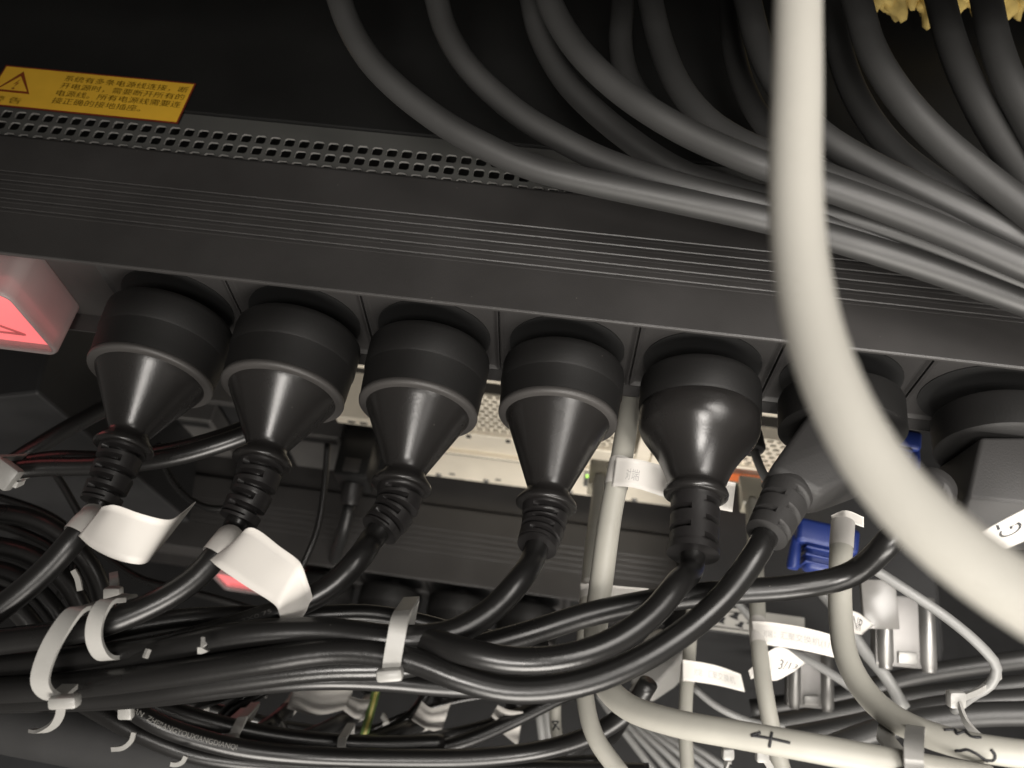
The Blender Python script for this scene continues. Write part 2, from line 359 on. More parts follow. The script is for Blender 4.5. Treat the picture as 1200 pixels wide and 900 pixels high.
# ------------------------------------------------------------------ power strips
XC = [-107.5+43*i for i in range(-0, 7)]
def build_strip(label, dz=0, dy=0, dx=0, sdx=0):
    o = np.array([dx, dy, dz], float)
    t = thing('power_strip', label, 'power strip', o+np.array([0, 24, -44]), 'power strips across the rack')
    # aluminium profile with ribs along its top
    prof = [(0.0, -1.3), (0.0, -0.5), (0.15, -0.14), (0.5, 0.0), (15.4, 0.0)]
    y = 15.6
    for k in range(5):
        prof += [(y, 0.0), (y+0.3, 0.06), (y+0.9, 0.06), (y+1.2, -0.26), (y+1.6, -0.26), (y+1.9, 0.0)]; y += 3.7
    prof += [(46.6, 0.0), (47.7, -0.4), (48.0, -1.2), (48.0, -43.0), (47.0, -44.0), (1.0, -44.0), (0.0, -43.2), (0.0, -42.6), (6.6, -42.4), (6.6, -2.8), (1.2, -1.5)]
    n = len(prof); xa, xb = -260.0, 260.0
    V = [o+np.array([x, yy, zz]) for x in (xa, xb) for yy, zz in prof]
    F = [(i, (i+1) % n, n+(i+1) % n, n+i) for i in range(n)]+[tuple(range(n-1, -1, -1)), tuple(range(n, 2*n))]
    mesh_obj('housing', V, F, 'pdu_black', t, flat=True)
    for xc in XC:
        bm = bmesh.new(); bmesh.ops.create_cube(bm, size=1.0)
        for v in bm.verts: v.co = Vector((v.co.x*42.3, v.co.y*3.0, v.co.z*39.2))
        fr = [f for f in bm.faces if f.normal.y < -0.9]
        r1 = bmesh.ops.inset_region(bm, faces=fr, thickness=2.0)
        bmesh.ops.translate(bm, verts=list({v for f in fr for v in f.verts}), vec=(0, 1.1, 0))
        bmesh.ops.bevel(bm, geom=[e for e in bm.edges if e.is_boundary is False and e.calc_face_angle(0) > 0.5], offset=0.3, segments=1, affect='EDGES')
        bm.verts.index_update()
        V = np.array([v.co[:] for v in bm.verts])+o+np.array([xc, 5.0, -22.6]); F = [[v.index for v in f.verts] for f in bm.faces]; bm.free()
        so = mesh_obj('socket', V, F, 'socket_black', t, flat=True)
        V, F = g_lathe([(0, 18.4), (0.35, 18.4)], o+np.array([xc, 4.6, -24.6]), (0, -1, 0), 40); mesh_obj('well_shade', V, F, 'deep_black', so, flat=True)  # flat black disc, paints the shade behind the plug onto the socket
        V, F = g_box(o+np.array([xc+1.5, 4.0, -5.6]), (5.6, 1.4, 2.0)); mesh_obj('earth_slot', V, F, 'deep_black', so, flat=True)
    # lit rocker switch under a frosted cover
    sx1 = -148.0+sdx; sx0 = sx1-52.0
    sw = o+np.array([(sx0+sx1)/2, 0, -21.7])
    def rrect(hx, hz, r, y):
        out = []
        for cx, cz, a0 in ((hx-r, hz-r, 0), (-hx+r, hz-r, 90), (-hx+r, -hz+r, 180), (hx-r, -hz+r, 270)):
            out += [sw+np.array([cx+r*math.cos(math.radians(a0+k*15)), y, cz+r*math.sin(math.radians(a0+k*15))]) for k in range(7)]
        return out
    loops = [rrect(26, 18.7, 4.5, 6.4), rrect(25.7, 18.4, 4.4, -11.4), rrect(25.3, 18.0, 4.2, -12.3), rrect(25.0, 17.7, 3.9, -12.6), rrect(24.5, 17.2, 3.6, -12.6), rrect(24.3, 17.0, 3.5, -11.9), rrect(24.3, 17.0, 3.5, 6.3)]
    m_ = len(loops[0]); V = [p for l_ in loops for p in l_]
    F = [(a*m_+k, a*m_+(k+1) % m_, (a+1)*m_+(k+1) % m_, (a+1)*m_+k) for a in range(len(loops)-1) for k in range(m_)]
    cv = mesh_obj('switch_cover', V, F, 'frosted_cover', t); cv['label'] = 'frosted clear cover over the lit red switch'
    V = rrect(24.2, 16.9, 3.4, -11.0)+rrect(24.2, 16.9, 3.4, -11.5); F = [tuple(range(m_)), tuple(range(2*m_-1, m_-1, -1))]+[(k, (k+1) % m_, m_+(k+1) % m_, m_+k) for k in range(m_)]
    mesh_obj('window', V, F, 'clear_film', cv, flat=True)
    V, F = g_box(sw+np.array([-0.5, -7.4, 0.4]), (47, 6.0, 32.4), bev=1.2, seg=3); rk = mesh_obj('rocker', V, F, 'switch_red', t, angle=40); rk['label'] = 'glowing red rocker switch'
    c = sw+np.array([-1, -10.5, 0.6])
    tri = [(-19, -10), (17.5, -10), (-19, 12)]
    L = []
    for a, b in ((0, 1), (1, 2)):
        p = c+np.array([tri[a][0], 0, tri[a][1]]); q = c+np.array([tri[b][0], 0, tri[b][1]])
        L.append(g_tube(np.array([p, (p+q)/2, q]), 0.45, 6))
    V, F = join(*L); mesh_obj('switch_mark', V, F, 'switch_line', rk)
    return t
build_strip('black power strip with grooved top holding five large round plugs, upper of the two')
Z2, Y2, X2 = -305.0, 6.0, 0.0
_p = on_plane(449, 690, 1, -4.0); X2 = _p[0]-(-64.5)
STRIP2 = build_strip('black grooved power strip lower down in the cabinet, behind the cord bundle', Z2, Y2, X2, 26.0)

V, F = g_box((X2, Y2+58, Z2-3), (520, 18, 3)); mesh_obj('mounting_plate', V, F, 'pdu_black', STRIP2, flat=True)
# ------------------------------------------------------------------ plugs and cords
AX = np.array([0, -1.0, 0])
def relief_fun(t0, t1, pitch, depth, half):
    def f(t, a, r):
        if t < t0 or t > t1: return r
        k = int((t-t0)/pitch); ph = (t-t0)/pitch-k
        ang = (a+(0.5*math.pi if k % 2 else -0.5*math.pi)) % (2*math.pi)
        on = (0.22 < ph < 0.78)
        msk = 1.0 if abs(ang-math.pi) < half else 0.0
        if on and msk: return r-depth*math.sin((ph-0.22)/0.56*math.pi)**0.6
        return r
    return f
def plug_round(t, c, ax, k=1.0, rim=0.0, col=0.0):
    """round two-pin plug: drum, flat flange, satin cone, ribbed strain relief"""
    q = rim
    V, F = g_lathe([(-3.0, 6.0), (2.0, 6.2), (2.1, 17.6*k), (2.5, 18.6*k), (3.4, 19.2*k), (4.6, 19.4*k), (12.6+q*.5, 19.3*k), (13.0+q*.5, 19.05*k), (13.4+q*.5, 18.95*k), (20.0+q, 18.6*k), (22.4+q, 18.4*k), (22.9+q, 17.2*k)], c, ax, 64)
    mesh_obj('plug_base', V, F, 'plug_ring', t, angle=38)
    V, F = g_lathe([(22.0+q, 17.6*k), (22.5+q, 18.35*k), (23.4+q, 18.6*k), (24.1+q, 18.45*k), (24.4+q, 18.0*k), (24.5+q, 17.2*k), (24.6+q, 15.6*k)], c, ax, 64, cap=False)
    mesh_obj('plug_rim', V, F, 'plug_rim', t, angle=50)
    a0, a1 = 25.0+q, 41.6+col
    pr = [(24.2+q, 16.3*k), (a0, 16.0*k)]+[(a0+s*(a1-a0), 16.0*k+(6.3-16.0*k)*s**0.98) for s in np.linspace(0.06, 1, 14)]
    pr += [(b+col, r) for b, r in ((42.2, 6.2), (43.0, 6.4), (44.4, 7.6), (45.6, 8.6), (46.6, 9.0), (47.2, 8.9), (47.5, 8.4), (47.4, 6.0))]
    V, F = g_lathe(pr, c, ax, 64, cap=False); mesh_obj('plug_cone', V, F, 'plug_satin', t)
    return c+ax*(47.0+col), ('round', 17.5, 6.9, 5.7, relief_fun(0.6, 16.6, 3.0, 2.0, 2.1))
def plug_smooth(t, c, ax):
    """moulded plug: low ring, one-piece bell, thick slotted relief"""
    V, F = g_lathe([(-3.0, 6.0), (1.8, 6.2), (1.9, 16.8), (2.3, 17.8), (3.2, 18.4), (4.4, 18.6), (12.6, 18.6), (13.4, 18.1)], c, ax, 64); mesh_obj('plug_base', V, F, 'plug_ring', t, angle=38)
    pr = [(13.0, 17.8), (13.5, 18.2), (15.5, 18.4), (19, 18.2), (21.5, 17.2), (24, 15.4), (26.5, 13.5), (29, 11.9), (32, 10.3), (35, 9.1), (37, 8.4), (37.8, 8.5), (38.6, 9.1), (39.6, 9.5), (40.6, 9.3), (41.1, 8.6), (41.2, 7.2)]
    V, F = g_lathe(pr, c, ax, 64, cap=False); mesh_obj('plug_bell', V, F, 'plug_satin', t)
    return c+ax*40.8, ('smooth', 19.5, 7.2, 6.8, relief_fun(1.2, 17.2, 3.2, 2.2, 1.25))
def bent_relief(t, a, ax, e, spec):
    kind, ln, r0, r1, rf = spec
    d = e-a; L_ = np.linalg.norm(d)
    q = spline([a-ax*3, a, a+ax*L_*0.38+d*0.06, e, e+(d-ax*L_*0.45)*0.3], 40)
    i0 = int(np.argmin(np.linalg.norm(q-a, axis=1))); i1 = int(np.argmin(np.linalg.norm(q-e, axis=1)))
    path = resample(q[i0:i1+1], 0.28); T, N, B = frames(path); n = 44; V = []; m = len(path)
    for i, p in enumerate(path):
        tt = i/(m-1)*ln; r = r0+(r1-r0)*tt/ln
        if kind == 'smooth' and tt > ln-2.4: r = r1+0.6
        for j in range(n):
            an = 2*math.pi*j/n; rr = rf(tt, an, r); V.append(p+rr*(math.cos(an)*N[i]+math.sin(an)*B[i]))
    F = [(i*n+j, (i+1)*n+j, (i+1)*n+(j+1) % n, i*n+(j+1) % n) for i in range(m-1) for j in range(n)]+[tuple(range((m-1)*n, m*n))]
    mesh_obj('strain_relief', V, F, 'relief_black', t, angle=50)
    return T[-1]
def plug_angled(t, c, tipdir, ln=46, block=False):
    """flat angled plug: low disc with a faceted grip that leaves it sideways"""
    V, F = g_lathe([(-3.0, 6.0), (2.0, 6.2), (2.1, 17.2), (2.6, 18.2), (3.8, 18.7), (13.6, 18.7), (14.4, 17.6)], c, AX, 56); mesh_obj('plug_base', V, F, 'plug_ring', t, angle=38)
    d = np.array(tipdir, float); d /= np.linalg.norm(d)
    R = axes(d, (0, 0, 1.0)); s = R[1]; n = R[2]
    e = c+d*ln
    if block:
        pts = [on_plane(x, y, 2, -13.0) for x, y in ((1150, 512), (1133, 583), (1232, 512), (1240, 594))]
        pts += [on_plane(x, y, 2, -31.0) for x, y in ((1104, 612), (1122, 642), (1250, 648))]
        pts += [on_plane(x, y, 1, -14.5) for x, y in ((1092, 552), (1096, 596), (1230, 600))]
    else:
        pts = [c+AX*13+np.array([a, 0, b]) for a in (-12, 12) for b in (-12, 11)]+[c+AX*24+d*6+np.array([a, 0, b]) for a in (-11, 11) for b in (-12, 10)]
        pts += [e+s*a+n*b for a in (-7.6, 7.6) for b in (-6, 6.2)]
    V, F = g_hull(pts, 1.2 if block else 2.0, 3); mesh_obj('grip', V, F, 'angled_grey', t, angle=40)
    ts = np.linspace(0, 17, 60)
    V, F = g_lathe([(-3, 6.0)]+[(a, 6.9-1.2*a/17) for a in ts]+[(17.4, 3.3)], e, d, 40, rfun=relief_fun(1.0, 17.0, 3.2, 1.6, 1.3), cap=False)
    mesh_obj('strain_relief', V, F, 'angled_grey', t, angle=50)
    return e+d*17, d
PATH = {}
def cord(t, pts, r, mat, name='cable', step=3.0, n=16):
    path = resample(smooth(spline(pts, 12), 4), step); PATH[t.name] = path
    V, F = g_tube(path, r, n); return mesh_obj(name, V, F, mat, t)
def flag(t, ring, a, b, tx=None, label=None, per=8, ringr=4.0, txa=None):
    """a folded paper flag label: a loop round the cable plus the free flag between edge lines a and b"""
    V, F = g_tube(np.array(ring), ringr, 18, cap=False); o = mesh_obj('cable_label', V, F, 'paper_white', t)
    o['label'] = label or 'white paper flag label folded round the cable'
    sh = Sheet(a, b, per); V, F = sh.geo(0.22); f = mesh_obj('label_flag', V, F, 'paper_white', o)
    if tx: text_on_sheet('lettering', sh, tx, *(txa or (0.3, 0.3, 0.5, 0.35)), 'ink_grey', o)
    return sh

def plug_thing(xc, kind, label, pts, strip=(0, 0, 0), r=3.45, tilt=(0, 0, 0), group='round plugs in the upper power strip', mat='cord_black', tip=None, end=None, fit=None):
    c = np.array([xc, 0, -25.6])+np.array(strip, float)
    t = thing('power_cable', label, 'power cable', c, group)
    ax = AX+np.array(tilt, float); ax /= np.linalg.norm(ax)
    if kind == 'angled':
        e, d = plug_angled(t, c, tip, block=(xc > 130)); p = [e-d*6, e, e+d*6]
    else:
        a, spec = plug_round(t, c, ax, *(fit or ())) if kind == 'round' else plug_smooth(t, c, ax)
        e = a+ax*spec[1]
        if end is not None:
            d = end[2] if len(end) > 2 else (e-CAM)@FW
            e = P(end[0], end[1], d)
        tg = bent_relief(t, a, ax, e, spec); p = [e-tg*5, e-tg*1, e+tg*4]
    cord(t, p+pts, r, mat); return t
c1 = plug_thing(XC[0], 'round', 'black power cord with ribbed plug, leftmost in the upper strip beside the red switch',
    [P(98, 618, 247), P(60, 662, 244), P(20, 698, 242), P(-40, 740, 240), P(-120, 780, 240)], end=(117, 590), fit=(1.05, 0.0, 1.5))
c2 = plug_thing(XC[1], 'round', 'black cord with cone plug and a bent white flag label, second from the red switch',
    [P(262, 640, 245), P(228, 678, 241), P(175, 710, 238), P(100, 737, 236), P(0, 752, 236), P(-120, 770, 236)], end=(279, 610), fit=(1.04, 0.0, 0.5))
c3 = plug_thing(XC[2], 'round', 'black power cord with cone plug and no label, third from the red switch',
    [P(424, 650, 246), P(392, 684, 243), P(340, 712, 241), P(270, 737, 238), P(180, 760, 236), P(60, 775, 238), P(-60, 785, 240)], end=(444, 622), fit=(1.0, 0.0, 2.5))
c4 = plug_thing(XC[3], 'round', 'black power cord with cone plug next to the grey data cables, fourth from the switch',
    [P(612, 676, 242), P(575, 716, 238), P(528, 742, 234), P(465, 748, 231), P(380, 739, 232), P(280, 744, 232), P(160, 770, 236), P(40, 795, 240), P(-80, 800, 242)], end=(629, 641), fit=(0.99, -3.0, 2.5))
c5 = plug_thing(XC[4], 'smooth', 'black power cord with a smooth bell plug and thick slotted relief',
    [P(796, 682, 238), P(766, 718, 233), P(718, 752, 229), P(660, 771, 226), P(600, 774, 225), P(548, 764, 226), P(495, 750, 232), P(430, 748, 238), P(330, 764, 238), P(210, 785, 238), P(80, 800, 240), P(-60, 812, 240)], end=(812, 650))
tip6 = P(905, 640, 238)-np.array([XC[5], -6, -22.6])
c6 = plug_thing(XC[5], 'angled', 'dark cord with a flat angled grey plug, partly hidden by the near cream cable',
    [P(850, 698, 236), P(800, 742, 233), P(735, 781, 230), P(665, 804, 228), P(595, 808, 227), P(535, 793, 227), P(480, 772, 228), P(400, 762, 229), P(300, 775, 229), P(200, 790, 231), P(80, 804, 234), P(-60, 812, 236)], tip=tip6, group='angled plugs in the upper power strip')
tip7 = P(1075, 642, 236)-np.array([XC[6]+4, -10, -22.6])
c7 = plug_thing(XC[6]+4, 'angled', 'dark cord with an angled grey plug at the picture edge, beyond the near cream cable',
    [P(1000, 672, 246), P(930, 688, 248), P(850, 694, 250), P(770, 704, 252), P(690, 720, 250), P(620, 742, 246), P(540, 764, 240), P(470, 780, 236), P(380, 783, 234), P(260, 797, 234), P(120, 814, 238), P(-40, 820, 240)], tip=tip7, group='angled plugs in the upper power strip')

# flag labels on the first two cords, and on the angled one
pa = PATH[c1.name]
def near(path, px, py):
    best, bi = 1e9, 0
    for i, p in enumerate(path):
        d = (p-CAM)@FW; x = 600+FPX*((p-CAM)@RT)/d; y = 450-FPX*((p-CAM)@UP)/d
        q = (x-px)**2+(y-py)**2
        if q < best: best, bi = q, i
    return bi
def ringpts(path, p0, p1):
    a, b = near(path, *p0), near(path, *p1)
    if a > b: a, b = b, a
    return path[a:max(b, a+3)+1]
flag(c1, ringpts(pa, (112, 599), (93, 627)), [P(120, 594, 240), P(135, 592, 238), P(165, 602, 238), P(195, 609, 242), P(212, 602, 252), P(229, 588, 262)],
     [P(92, 628, 238), P(108, 642, 236), P(137, 656, 236), P(166, 661, 240), P(184, 646, 250), P(229, 588.8, 262)], label='blank white flag label curling at its free end')
flag(c2, ringpts(PATH[c2.name], (268, 630), (252, 648)), [P(276, 634, 239), P(294, 618, 236), P(330, 642, 233), P(348, 655, 232), P(353, 661, 232), P(360, 680, 234), P(367, 702, 239)],
     [P(246, 656, 239), P(255, 664, 236), P(290, 688, 233), P(316, 704, 232), P(324, 711, 232), P(330, 728, 235), P(341, 746, 239)], label='blank white flag label bent downwards at its end')

# ------------------------------------------------------------------ the lower strip's plugs
S2 = (X2, Y2, Z2)
def lowcord(i, label, pts, kind='round'):
    return plug_thing(XC[i], kind, label, pts, strip=S2, r=3.5, group='plugs in the lower power strip', mat='cord_old')
l1 = lowcord(0, 'thin black cord from the lower strip with a wide curved white label', [P(330, 838, 418), P(305, 856, 400), P(262, 866, 385), P(205, 853, 372), P(140, 825, 365), P(60, 790, 370)])
l2 = lowcord(1, 'black cord from the lower strip passing the green and yellow wire', [P(400, 845, 412), P(360, 864, 398), P(300, 873, 385), P(230, 866, 374), P(160, 842, 366), P(80, 800, 368)])
l3 = lowcord(2, 'black cord with a small white tag left of the dark gap, lower strip', [P(480, 852, 410), P(440, 868, 398), P(370, 878, 388), P(290, 880, 378), P(210, 866, 368), P(140, 838, 362), P(70, 800, 366)])
l4 = lowcord(3, 'black cord with a drooping white tag beside the grey vertical cables, lower strip', [P(572, 852, 408), P(530, 869, 398), P(460, 880, 388), P(380, 886, 380), P(300, 888, 372), P(215, 876, 362), P(150, 852, 356), P(90, 815, 360)])
def lowflag(t, ring, a, b, lab): flag(t, ringpts(PATH[t.name], *ring), a, b, label=lab, ringr=3.8)
lowflag(l1, ((340, 814), (334, 830)), [P(345, 803, 392), P(375, 807, 390), P(415, 802, 394)], [P(336, 830, 406), P(372, 838, 404), P(408, 830, 408)], 'wide curved white label')
lowflag(l2, ((424, 818), (412, 834)), [P(410, 816, 398), P(424, 820, 396), P(434, 820, 398)], [P(402, 832, 410), P(417, 842, 408), P(426, 842, 410)], 'small white tag')
lowflag(l3, ((506, 824), (490, 844)), [P(494, 822, 392), P(506, 830, 390), P(528, 824, 392)], [P(482, 843, 406), P(498, 853, 404), P(517, 859, 406)], 'small square white tag')
lowflag(l4, ((592, 826), (580, 844)), [P(583, 826, 390), P(596, 832, 388), P(613, 834, 390)], [P(573, 843, 404), P(584, 855, 402), P(607, 874, 404)], 'drooping white tag')

# loose cords of the lower bundle
def loose(name, label, cat, pts, r, mat, group, step=3.0):
    t_path = resample(smooth(spline([P(*p) for p in pts], 12), 4), step)
    V, F = g_tube(t_path, r, 16); o = mesh_obj(name, V, F, mat); tag(o, label, cat, group); PATH[o.name] = t_path; return o
GB = 'loose black cords in the lower bundle'
pc = loose('printed_cable', 'black cord with pale printed lettering low in the picture', 'power cable', [(760, 800, 330), (740, 830, 335), (700, 858, 340), (640, 878, 345), (560, 888, 345), (460, 889, 342), (360, 886, 338), (290, 879, 332), (240, 868, 328), (190, 851, 325), (155, 831, 325), (110, 795, 332)], 3.6, 'cord_black', GB)
loose('power_cable', 'black cord running lowest along the bottom edge of the picture', 'power cable', [(760, 905, 360), (640, 902, 360), (520, 902, 356), (400, 900, 350), (300, 894, 342), (230, 884, 338), (170, 862, 336), (120, 836, 336), (60, 800, 340)], 3.6, 'cord_black', GB)
loose('power_cable', 'black cord arching just under the main bundle above the printed one', 'power cable', [(520, 870, 372), (440, 872, 366), (350, 866, 358), (270, 852, 350), (200, 832, 345), (130, 805, 345)], 3.5, 'cord_black', GB)
loose('power_cable', 'black cord sweeping up to the right above the bottom edge, by the white tag', 'power cable', [(720, 790, 400), (660, 815, 396), (600, 845, 392), (540, 870, 386), (470, 884, 380), (380, 882, 376), (300, 868, 366)], 3.3, 'cord_black', GB)

GM = 'loose cords lying in the main bundle'
for lab, pts in (('thin black cord along the top of the bundle under the second label', [(640, 756, 262), (560, 748, 262), (490, 730, 260), (430, 720, 257), (360, 722, 252), (270, 722, 250), (190, 728, 248), (90, 748, 246), (-40, 764, 246)]),
    ('thin black cord in the middle of the bundle left of the upright tie', [(640, 762, 248), (560, 758, 244), (480, 762, 240), (400, 772, 238), (300, 786, 238), (190, 798, 240), (60, 806, 244), (-60, 812, 246)]),
    ('thin black cord along the underside of the bundle left of the upright tie', [(680, 800, 256), (600, 806, 254), (520, 804, 250), (450, 798, 246), (370, 796, 242), (280, 804, 242), (180, 816, 244), (70, 822, 248), (-60, 824, 250)])):
    loose('power_cable', lab, 'power cable', pts, 2.9, 'cord_black', GM)
GN = 'thin wires in the dark gap under the upper strip'
for lab, pts in (('thin wire hanging beside the inlet plug behind the third round plug', [(384, 520, 420), (380, 570, 416), (372, 620, 412), (356, 660, 410), (330, 712, 408)]),
    ('thin wire sagging in the dark between the first and second plugs', [(186, 520, 404), (200, 560, 400), (230, 590, 398), (262, 596, 398), (300, 580, 400), (330, 556, 404)]),
    ('thin wire hanging below the crossing cords left of the first plug', [(60, 548, 340), (80, 580, 338), (96, 616, 336), (84, 660, 334), (60, 720, 330)]),
    ('thin wire slanting through the gap behind the first white label', [(110, 640, 360), (160, 676, 356), (210, 690, 352), (270, 706, 350), (340, 730, 350)])):
    loose('wire', lab, 'wire', pts, 1.5, 'cord_black', GN)
# cords far left
GL = 'black cords in the dark corner beside the red switch'
loose('power_cable', 'black cord crossing behind the first plug towards the second', 'power cable', [(-60, 600, 300), (0, 556, 300), (40, 548, 302), (110, 546, 304), (200, 536, 304), (270, 516, 306), (330, 492, 312)], 3.2, 'cord_black', GL)
loose('power_cable', 'upper of two black cords crossing behind the first plug', 'power cable', [(-60, 585, 308), (0, 552, 306), (60, 538, 310), (130, 538, 316), (210, 526, 314), (280, 505, 314), (340, 478, 318)], 3.0, 'cord_black', GL)
loose('power_cable', 'black cord rising steeply from the small tie left of the first plug', 'power cable', [(-60, 590, 316), (10, 545, 318), (50, 520, 325), (90, 496, 335), (140, 470, 350)], 3.2, 'cord_black', GL)
for k, (lab, pts) in enumerate((('topmost black cord low at the left picture edge', [(-40, 600, 330), (30, 606, 330), (70, 625, 330), (110, 670, 330), (130, 740, 330)]),
    ('second black cord curving down at the left picture edge', [(-40, 636, 322), (20, 645, 322), (60, 665, 322), (90, 700, 322), (110, 760, 322)]),
    ('third black cord curving down at the left picture edge', [(-40, 666, 316), (10, 672, 316), (45, 695, 316), (75, 735, 316), (95, 790, 316)]),
    ('lowest black cord curving under the left end of the bundle', [(-40, 690, 306), (5, 702, 306), (35, 730, 306), (60, 775, 306), (70, 810, 306)]))):
    loose('power_cable', lab, 'power cable', pts, 3.6, 'cord_black', GL)

GC = 'thin black wires in the dark behind the bundle'
WN = ['lowest', '', 'second lowest', '', 'second highest', '', 'highest']
for k in (0, 2, 4, 6):
    x = 20+k*9; y = 700-k*16
    loose('wire', WN[k]+' thin black wire arching at the far left edge below the small tie', 'wire', [(-40, y-30, 345+4*k), (10, y-18, 345+4*k), (50+3*k, y+6, 345+4*k), (80+4*k, y+44, 345+4*k), (92+4*k, y+100, 345+4*k)], 1.7+0.25*(k % 3), 'cord_black', GC)
for k, (lab, pts) in enumerate((('thin wire slanting up left of the wide curved label', [(180, 852, 396), (222, 834, 394), (262, 818, 392), (300, 806, 394)]),
    ('thin wire rising steeply left of the wide curved label', [(255, 842, 390), (270, 826, 388), (300, 810, 390), (318, 800, 394)]),
    ('thin wire running parallel just below the steep one', [(262, 846, 388), (278, 830, 386), (306, 814, 388), (324, 802, 392)]),
    ('short thin wire looping below the wide curved label', [(322, 838, 404), (330, 848, 402), (336, 858, 402), (330, 868, 404)]),
    ('thin wire crossing behind the two small white tags', [(430, 858, 426), (480, 836, 430), (540, 820, 432), (620, 808, 436)]),
    ('thin pale edged wire beside the drooping tag', [(560, 868, 400), (610, 842, 398), (650, 818, 396), (690, 800, 396)]))):
    loose('wire', lab, 'wire', pts, 1.5, 'cord_black' if k != 5 else 'thin_grey', GC)
for lab, pts in (('black cord looping under the wide curved label towards the pair tie', [(470, 850, 440), (410, 858, 430), (340, 852, 420), (280, 838, 412), (215, 822, 408), (150, 806, 408)]),
    ('thin black cord between the printed cord and the bottom edge', [(700, 892, 372), (600, 896, 368), (480, 896, 362), (380, 892, 356), (280, 886, 350), (205, 870, 346), (150, 846, 345)]),
    ('black cord dropping from the bundle behind the upright tie', [(505, 800, 420), (490, 830, 416), (455, 856, 410), (400, 870, 404), (330, 872, 398)]),
    ('thin black cord arching behind the drooping tag to the grey leads', [(430, 874, 396), (520, 862, 398), (600, 840, 402), (660, 806, 410), (690, 780, 416)])):
    loose('power_cable', lab, 'power cable', pts, 2.6, 'cord_black', GB)
# black conduit and grey plate in the bottom corner
cd = loose('conduit', 'thick smooth black conduit along the bottom corner under the cord bundle', 'conduit', [(-160, 800, 360), (0, 838, 356), (120, 862, 354), (240, 895, 352), (380, 945, 350)], 13.5, 'conduit', None)
V, F = g_box(P(-20, 905, 420), (120, 60, 4), R=axes((1, 0.1, 0), (0, 0, 1)), bev=0.8); tag(mesh_obj('cable_tray', V, F, 'slate', flat=True), 'flat slate grey tray at the bottom corner below the conduit', 'cable tray')

# lettering along the printed cord
def text_on_tube(name, path, r, txt, i0, i1, ht, mat, parent, phi=0.0):
    V, F = text_geo(txt)
    x0, x1 = V[:, 0].min(), V[:, 0].max(); y0, y1 = V[:, 1].min(), V[:, 1].max()
    T = np.gradient(path, axis=0); T /= np.linalg.norm(T, axis=1)[:, None]; Q = []
    for x, y in V:
        s = i0+(i1-i0)*(x-x0)/(x1-x0); k = int(min(max(s, 0), len(path)-2)); f = s-k
        p = path[k]*(1-f)+path[k+1]*f; tt = T[k]*(1-f)+T[k+1]*f; tt /= np.linalg.norm(tt)
        c = CAM-p; c -= tt*(c@tt); c /= np.linalg.norm(c); up_ = np.cross(tt if i1 > i0 else -tt, c) 
        up_ = np.cross(c, tt*(1 if i1 > i0 else -1))
        a = ((y-y0)/(y1-y0)-0.5)*ht/r+phi
        Q.append(p+(r+0.07)*(c*math.cos(a)+up_*math.sin(a)))
    return mesh_obj(name, Q, F, mat, parent, flat=True)
pp = PATH[pc.name]
text_on_tube('lettering', pp, 3.6, 'FAN  ZHEJIANGYOUXIANGDIANQI', near(pp, 157, 834), near(pp, 272, 875), 2.3, 'cord_print', pc)
text_on_tube('lettering', PATH[c3.name], 3.7, '300/500V   3X0.75', near(PATH[c3.name], 225, 750), near(PATH[c3.name], 325, 718), 1.1, 'cord_print_faint', bpy.data.objects[c3.name], 0.3)

# ------------------------------------------------------------------ black cables draped over the upper strip
GU = 'black cables draping across the top'
def ucab(label, pts, r=4.0, d0=285, d1=238):
    n = len(pts); q = [(x, y, d0+(d1-d0)*min(1, max(0, (x-400)/800.0))**0.8) if len(p) == 2 else p for p in pts for (x, y) in [p[:2]]]
    q = [tuple(p) for p in q]
    a, b = q[0], q[1]; q = [(2*a[0]-b[0]-4, 2*a[1]-b[1]-20, a[2]+4)]+q
    a, b = q[-1], q[-2]; q = q+[(2*a[0]-b[0], 2*a[1]-b[1], 2*a[2]-b[2])]
    return loose('cable', label, 'cable', q, r, 'cord_dark_grey', GU, 4.0)
def dd(pts, ds):
    xs = np.linspace(0, 1, len(ds)); L = np.array([0]+list(np.cumsum([math.hypot(pts[i+1][0]-pts[i][0], pts[i+1][1]-pts[i][1]) for i in range(len(pts)-1)]))); L /= L[-1]
    return [(x, y, float(np.interp(l, xs, ds))) for (x, y), l in zip(pts, L)]
ucab('lowest and longest black cable crossing the perforated strip', dd([(398, 0), (409, 30), (433, 70), (466, 104), (500, 131), (533, 153), (567, 171), (600, 187), (633, 199), (667, 208), (733, 222), (800, 236), (900, 258), (1000, 286), (1100, 318), (1200, 354)], [262, 252, 246, 240, 236]), 3.75)
ucab('second black cable from the warning sticker, arching onto the power strip', dd([(512, 0), (520, 30), (542, 70), (573, 104), (613, 137), (653, 161), (693, 182), (733, 198), (780, 213), (840, 229), (900, 244), (1000, 270), (1100, 303), (1200, 342)], [268, 256, 246, 242, 238]), 3.65)
ucab('third black cable from the warning sticker, in the middle of the drape', dd([(623, 0), (629, 30), (643, 63), (667, 100), (700, 133), (733, 160), (767, 184), (800, 203), (840, 217), (900, 234), (1000, 258), (1100, 290), (1200, 330)], [276, 262, 248, 240, 236]), 3.65)
ucab('fourth black cable, close beside the third at the top edge', dd([(643, 0), (652, 20), (672, 52), (701, 84), (733, 111), (767, 134), (800, 153), (840, 172), (900, 196), (1000, 230), (1100, 268), (1200, 312)], [258, 244, 236, 230, 226]), 3.75)
ucab('short black cable dropping steeply behind the fourth', dd([(730, 0), (727, 50), (737, 95), (765, 132), (810, 160), (870, 184), (950, 212), (1050, 250), (1200, 318)], [290, 270, 256, 248, 244]), 3.75)
ucab('black cable with a small pale speck, left of the near cream cable', dd([(762, 0), (774, 50), (795, 100), (827, 140), (862, 164), (900, 181), (980, 212), (1080, 252), (1200, 300)], [272, 254, 240, 234, 230]), 3.75)
